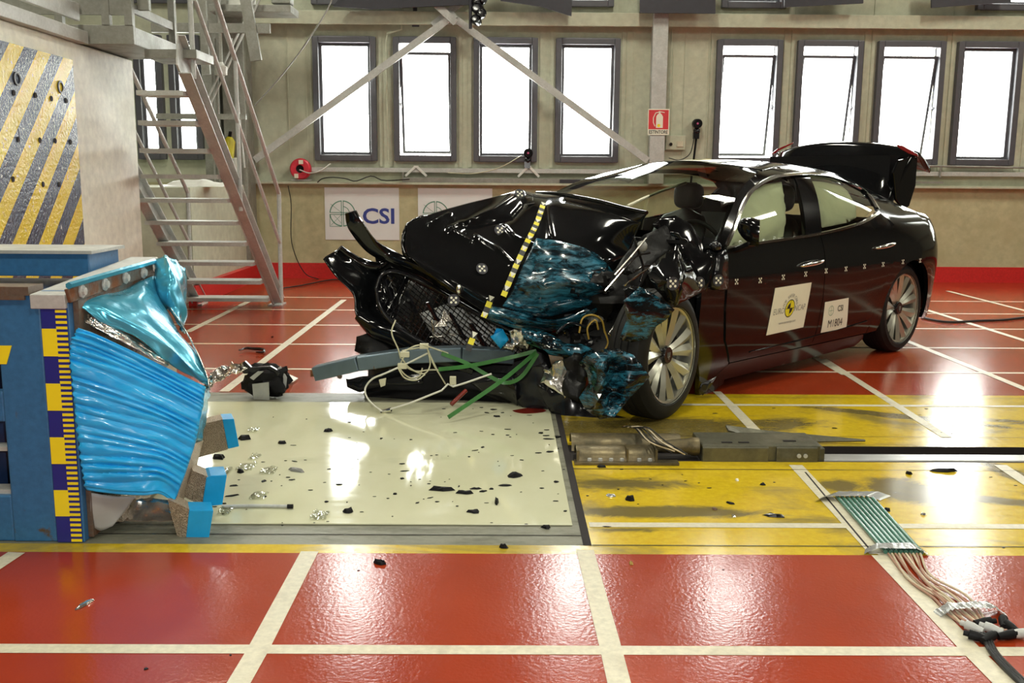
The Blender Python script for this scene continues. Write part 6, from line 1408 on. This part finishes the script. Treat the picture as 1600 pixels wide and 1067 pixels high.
lst = [(427, 652, 2, 2, 0), (479, 655, 3, 2, 0), (546, 660, 4, 5, 60), (533, 657, 6, 1, 0), (546, 684, 5, 2, 0), (558, 692, 3, 1, 0), (596, 685, 6, 3, 0), (642, 687, 5, 3, 0), (693, 639, 8, 2, 0), (689, 652, 3, 1, 0), (458, 696, 10, 2, 0), (477, 719, 7, 2, 0), (460, 721, 14, 3, -25), (411, 722, 7, 2, 0), (446, 720, 6, 2, 0), (412, 752, 11, 6, 20), (424, 752, 3, 3, 0), (450, 746, 10, 3, 0), (456, 750, 13, 4, 15), (440, 759, 3, 2, 0), (373, 750, 5, 2, 0), (365, 759, 18, 5, -5), (362, 775, 22, 6, 25), (350, 787, 10, 4, 0), (335, 792, 10, 3, 0), (414, 776, 6, 4, 30), (437, 742, 3, 2, 0),
 (514, 733, 9, 3, 0), (550, 732, 6, 2, 15), (559, 718, 4, 2, 0), (579, 738, 5, 2, 0), (608, 741, 5, 2, 0), (529, 757, 15, 4, -5), (507, 754, 7, 2, 0), (485, 766, 8, 3, 0), (561, 758, 4, 1, 0), (628, 725, 12, 4, 5), (632, 736, 16, 3, 15), (628, 748, 9, 5, -10), (656, 749, 6, 2, -15), (642, 759, 3, 4, 0), (617, 772, 9, 6, 0), (606, 779, 6, 3, 0), (510, 784, 7, 5, 15), (542, 785, 3, 3, 0), (565, 800, 9, 2, -10), (512, 815, 5, 2, 0), (499, 805, 3, 2, 0), (491, 817, 4, 2, 0), (441, 818, 4, 2, 0), (348, 803, 5, 2, 0), (385, 796, 4, 2, 0), (585, 776, 6, 2, 0), (441, 817, 3, 2, 0),
 (752, 637, 8, 3, 10), (771, 640, 12, 4, 0), (760, 645, 11, 3, -30), (785, 645, 8, 3, 0), (776, 651, 12, 7, -20), (798, 650, 3, 1, 0), (827, 649, 11, 2, 0), (833, 661, 3, 1, 0), (739, 639, 3, 1, 0), (711, 676, 9, 2, 0), (752, 674, 7, 2, -20), (770, 679, 8, 3, 0), (793, 671, 14, 3, -5), (793, 680, 7, 3, 0), (797, 683, 5, 2, 0), (807, 679, 3, 2, 0), (854, 672, 9, 3, 0), (845, 677, 7, 6, 60), (853, 681, 14, 4, 5), (857, 686, 20, 4, -5), (870, 681, 16, 7, 0), (754, 699, 9, 4, 30), (742, 704, 12, 3, 25), (748, 707, 3, 2, 0), (733, 714, 6, 4, -30), (674, 712, 5, 2, 0), (682, 711, 6, 2, 0), (700, 713, 3, 1, 0), (800, 712, 6, 2, 0), (815, 719, 10, 3, -15), (841, 708, 14, 4, 5), (859, 706, 14, 5, 15), (778, 721, 3, 2, 0), (848, 736, 7, 2, 0), (881, 731, 4, 2, 0), (872, 699, 4, 3, 0), (858, 695, 3, 2, 0), (869, 753, 9, 6, 0), (846, 763, 10, 3, 0), (814, 769, 5, 2, 0), (872, 772, 3, 1, 0), (868, 783, 13, 3, 0), (883, 799, 8, 5, 20), (768, 764, 8, 5, -45), (754, 768, 17, 5, 20), (717, 760, 4, 6, 0), (682, 766, 5, 3, 0), (670, 756, 8, 3, 0), (672, 752, 4, 2, 0), (780, 728, 3, 1, 0), (702, 749, 3, 1, 0), (695, 753, 4, 2, 0), (672, 778, 11, 3, 30), (662, 780, 4, 2, 0), (652, 786, 10, 4, 45), (683, 784, 8, 3, 0), (714, 791, 6, 3, 0), (707, 784, 3, 1, 0), (760, 786, 8, 2, 0), (822, 819, 8, 2, 0), (768, 817, 6, 2, 0), (642, 753, 3, 2, 0), (613, 807, 4, 2, 0), (595, 686, 4, 2, 0), (568, 675, 3, 2, 0), (616, 686, 3, 1, 0)]
for k, (x, y, l, w, a) in enumerate(lst): shard(x, y, l, w, a, PL, PG, k)
YL = 'small dark crumb scattered on the yellow painted floor'; YG = 'dark crumbs on the yellow floor'
for k, (x, y, l, w, a) in enumerate(((1016, 746, 6, 2, -20), (1035, 755, 3, 2, 0), (1071, 749, 7, 2, 15), (1092, 752, 5, 2, 0), (1108, 760, 8, 3, 0), (966, 762, 5, 3, 0), (997, 785, 5, 2, 15), (918, 772, 5, 3, 0), (1209, 751, 3, 2, 0), (1066, 739, 4, 1, 0), (971, 731, 6, 3, 0), (1304, 667, 12, 3, -5), (1209, 636, 7, 2, 0), (1283, 633, 4, 1, 0), (1447, 637, 7, 2, 0), (1401, 646, 6, 1, 0), (1437, 646, 5, 1, 0), (1471, 674, 4, 2, 0), (1488, 663, 6, 1, 0), (1487, 675, 5, 1, 0), (1210, 751, 4, 2, 0), (1276, 657, 3, 1, 0), (1548, 743, 5, 2, 0), (1587, 756, 7, 2, 0), (1333, 794, 4, 3, 0), (948, 820, 16, 3, -5), (1568, 853, 6, 2, 0), (1117, 644, 12, 2, -5))): shard(x, y, l, w, a, YL, YG, k)
RL = 'tiny dark crumb lying on the red floor'; RG = 'dark crumbs on the red floor'
for k, (x, y, l, w, a) in enumerate(((360, 1020, 5, 4, 0), (228, 1041, 7, 5, 0), (425, 525, 5, 4, 0), (459, 544, 3, 2, 0), (1130, 887, 4, 2, 0), (1175, 895, 3, 2, 0), (1100, 934, 5, 2, 0), (560, 888, 5, 2, 0))): shard(x, y, l, w, a, RL, RG, k)

# ------------------------------------------------------------------ green cable ducts and connectors at the right
def gz(x, y, z=.01): return G(x, y, z)
for k in range(8):
    s = k/7; a = (1308+54*s, 776+1*s); c = (1384+56*s, 862+1*s); b = MB(); b.tube([gz(*a), gz((a[0]+c[0])/2, (a[1]+c[1])/2), gz(*c)], .0080, 8)
    tag(b.build('green_tube', ['green_tube'], smooth=60), 'glossy green cable tube taped side by side to the yellow floor', 'tube', 'green cable tubes on the yellow floor')
def tapestrip(pix, lab, z=.020, mat='duct_tape', amp=.004, seed=0):
    P = [np.array(p, float) for p in pix]; 
    def fn(i, j):
        q_ = (P[0]*(1-i)+P[1]*i)*(1-j)+(P[3]*(1-i)+P[2]*i)*j; g = G(*q_, 0); e = min(1, 5*min(i, 1-i)); g[2] = .003+z*e+amp*abs(noise.noise((i*12, j*2, seed))); return g
    b = MB(); b.grid(fn, 30, 3); tag(b.build('adhesive_tape', [mat], smooth=50), lab, 'tape')
tapestrip(((1271, 784), (1375, 783), (1392, 776), (1290, 776)), 'silver tape across the far ends of the green tubes')
tapestrip(((1350, 867), (1452, 868), (1440, 858), (1352, 859)), 'silver tape across the near ends of the green tubes', .022)
tapestrip(((1470, 966), (1575, 965), (1560, 953), (1458, 957)), 'crinkled silver tape over the brown and cream cables', .026, amp=.012, seed=4)
r_ = random.Random(5)
for k in range(10):
    s = k/9; a = (1388+50*s, 865); m1 = (1420+36*s+r_.uniform(-5, 5), 905+r_.uniform(-4, 4)-6*s); m2 = (1455+50*s+r_.uniform(-8, 8), 935-6*s); c = (1482+52*s, 960); d = (1508+42*s+r_.uniform(-6, 6), 975+r_.uniform(0, 8)); e = (1520+60*s, 985+r_.uniform(-6, 6))
    b = MB(); b.tube(curve([gz(*q_, .008+.002*(k % 3)) for q_ in (a, m1, m2, c, d, e)], 30), .0042, 6)
    tag(b.build('sensor_cable', ['tan_cable' if k % 2 == 0 else 'cream_wire'], smooth=60), ('brown' if k % 2 == 0 else 'cream')+' sensor cable fanning from the green tubes to the black connectors', 'cable', ('brown' if k % 2 == 0 else 'cream')+' sensor cables')
for k, (x, y) in enumerate(((1520, 980), (1526, 994), (1538, 972), (1550, 982), (1568, 972), (1580, 980), (1590, 990), (1574, 992), (1545, 996))):
    g = gz(x, y, .016); b = MB(); an = r_.uniform(0, 3.14); ax_ = (math.cos(an), math.sin(an), .1); b.lathe([(0, -.03), (.010, -.03), (.012, -.01), (.014, 0), (.014, .02), (.008, .022), (.008, .035), (0, .035)], g, ax_, 10)
    tag(b.build('connector', ['black_plastic' if k % 3 else 'galv'], smooth=40), 'small '+('black' if k % 3 else 'metal')+' plug in the connector pile at the lower right corner', 'connector', ('black' if k % 3 else 'metal')+' plugs at the cable ends')
for k in range(3):
    b = MB(); b.tube(curve([gz(1533+5*k, 990, .012), gz(1548+4*k, 1018, .009), gz(1568+5*k, 1042, .009), gz(1595+5*k, 1068, .009), gz(1630+4*k, 1100, .009)], 24), .0065, 6)
    tag(b.build('black_cable', ['black_cable'], smooth=60), 'black cable leading from the connector pile out of the picture', 'cable', 'black cables at the lower right')
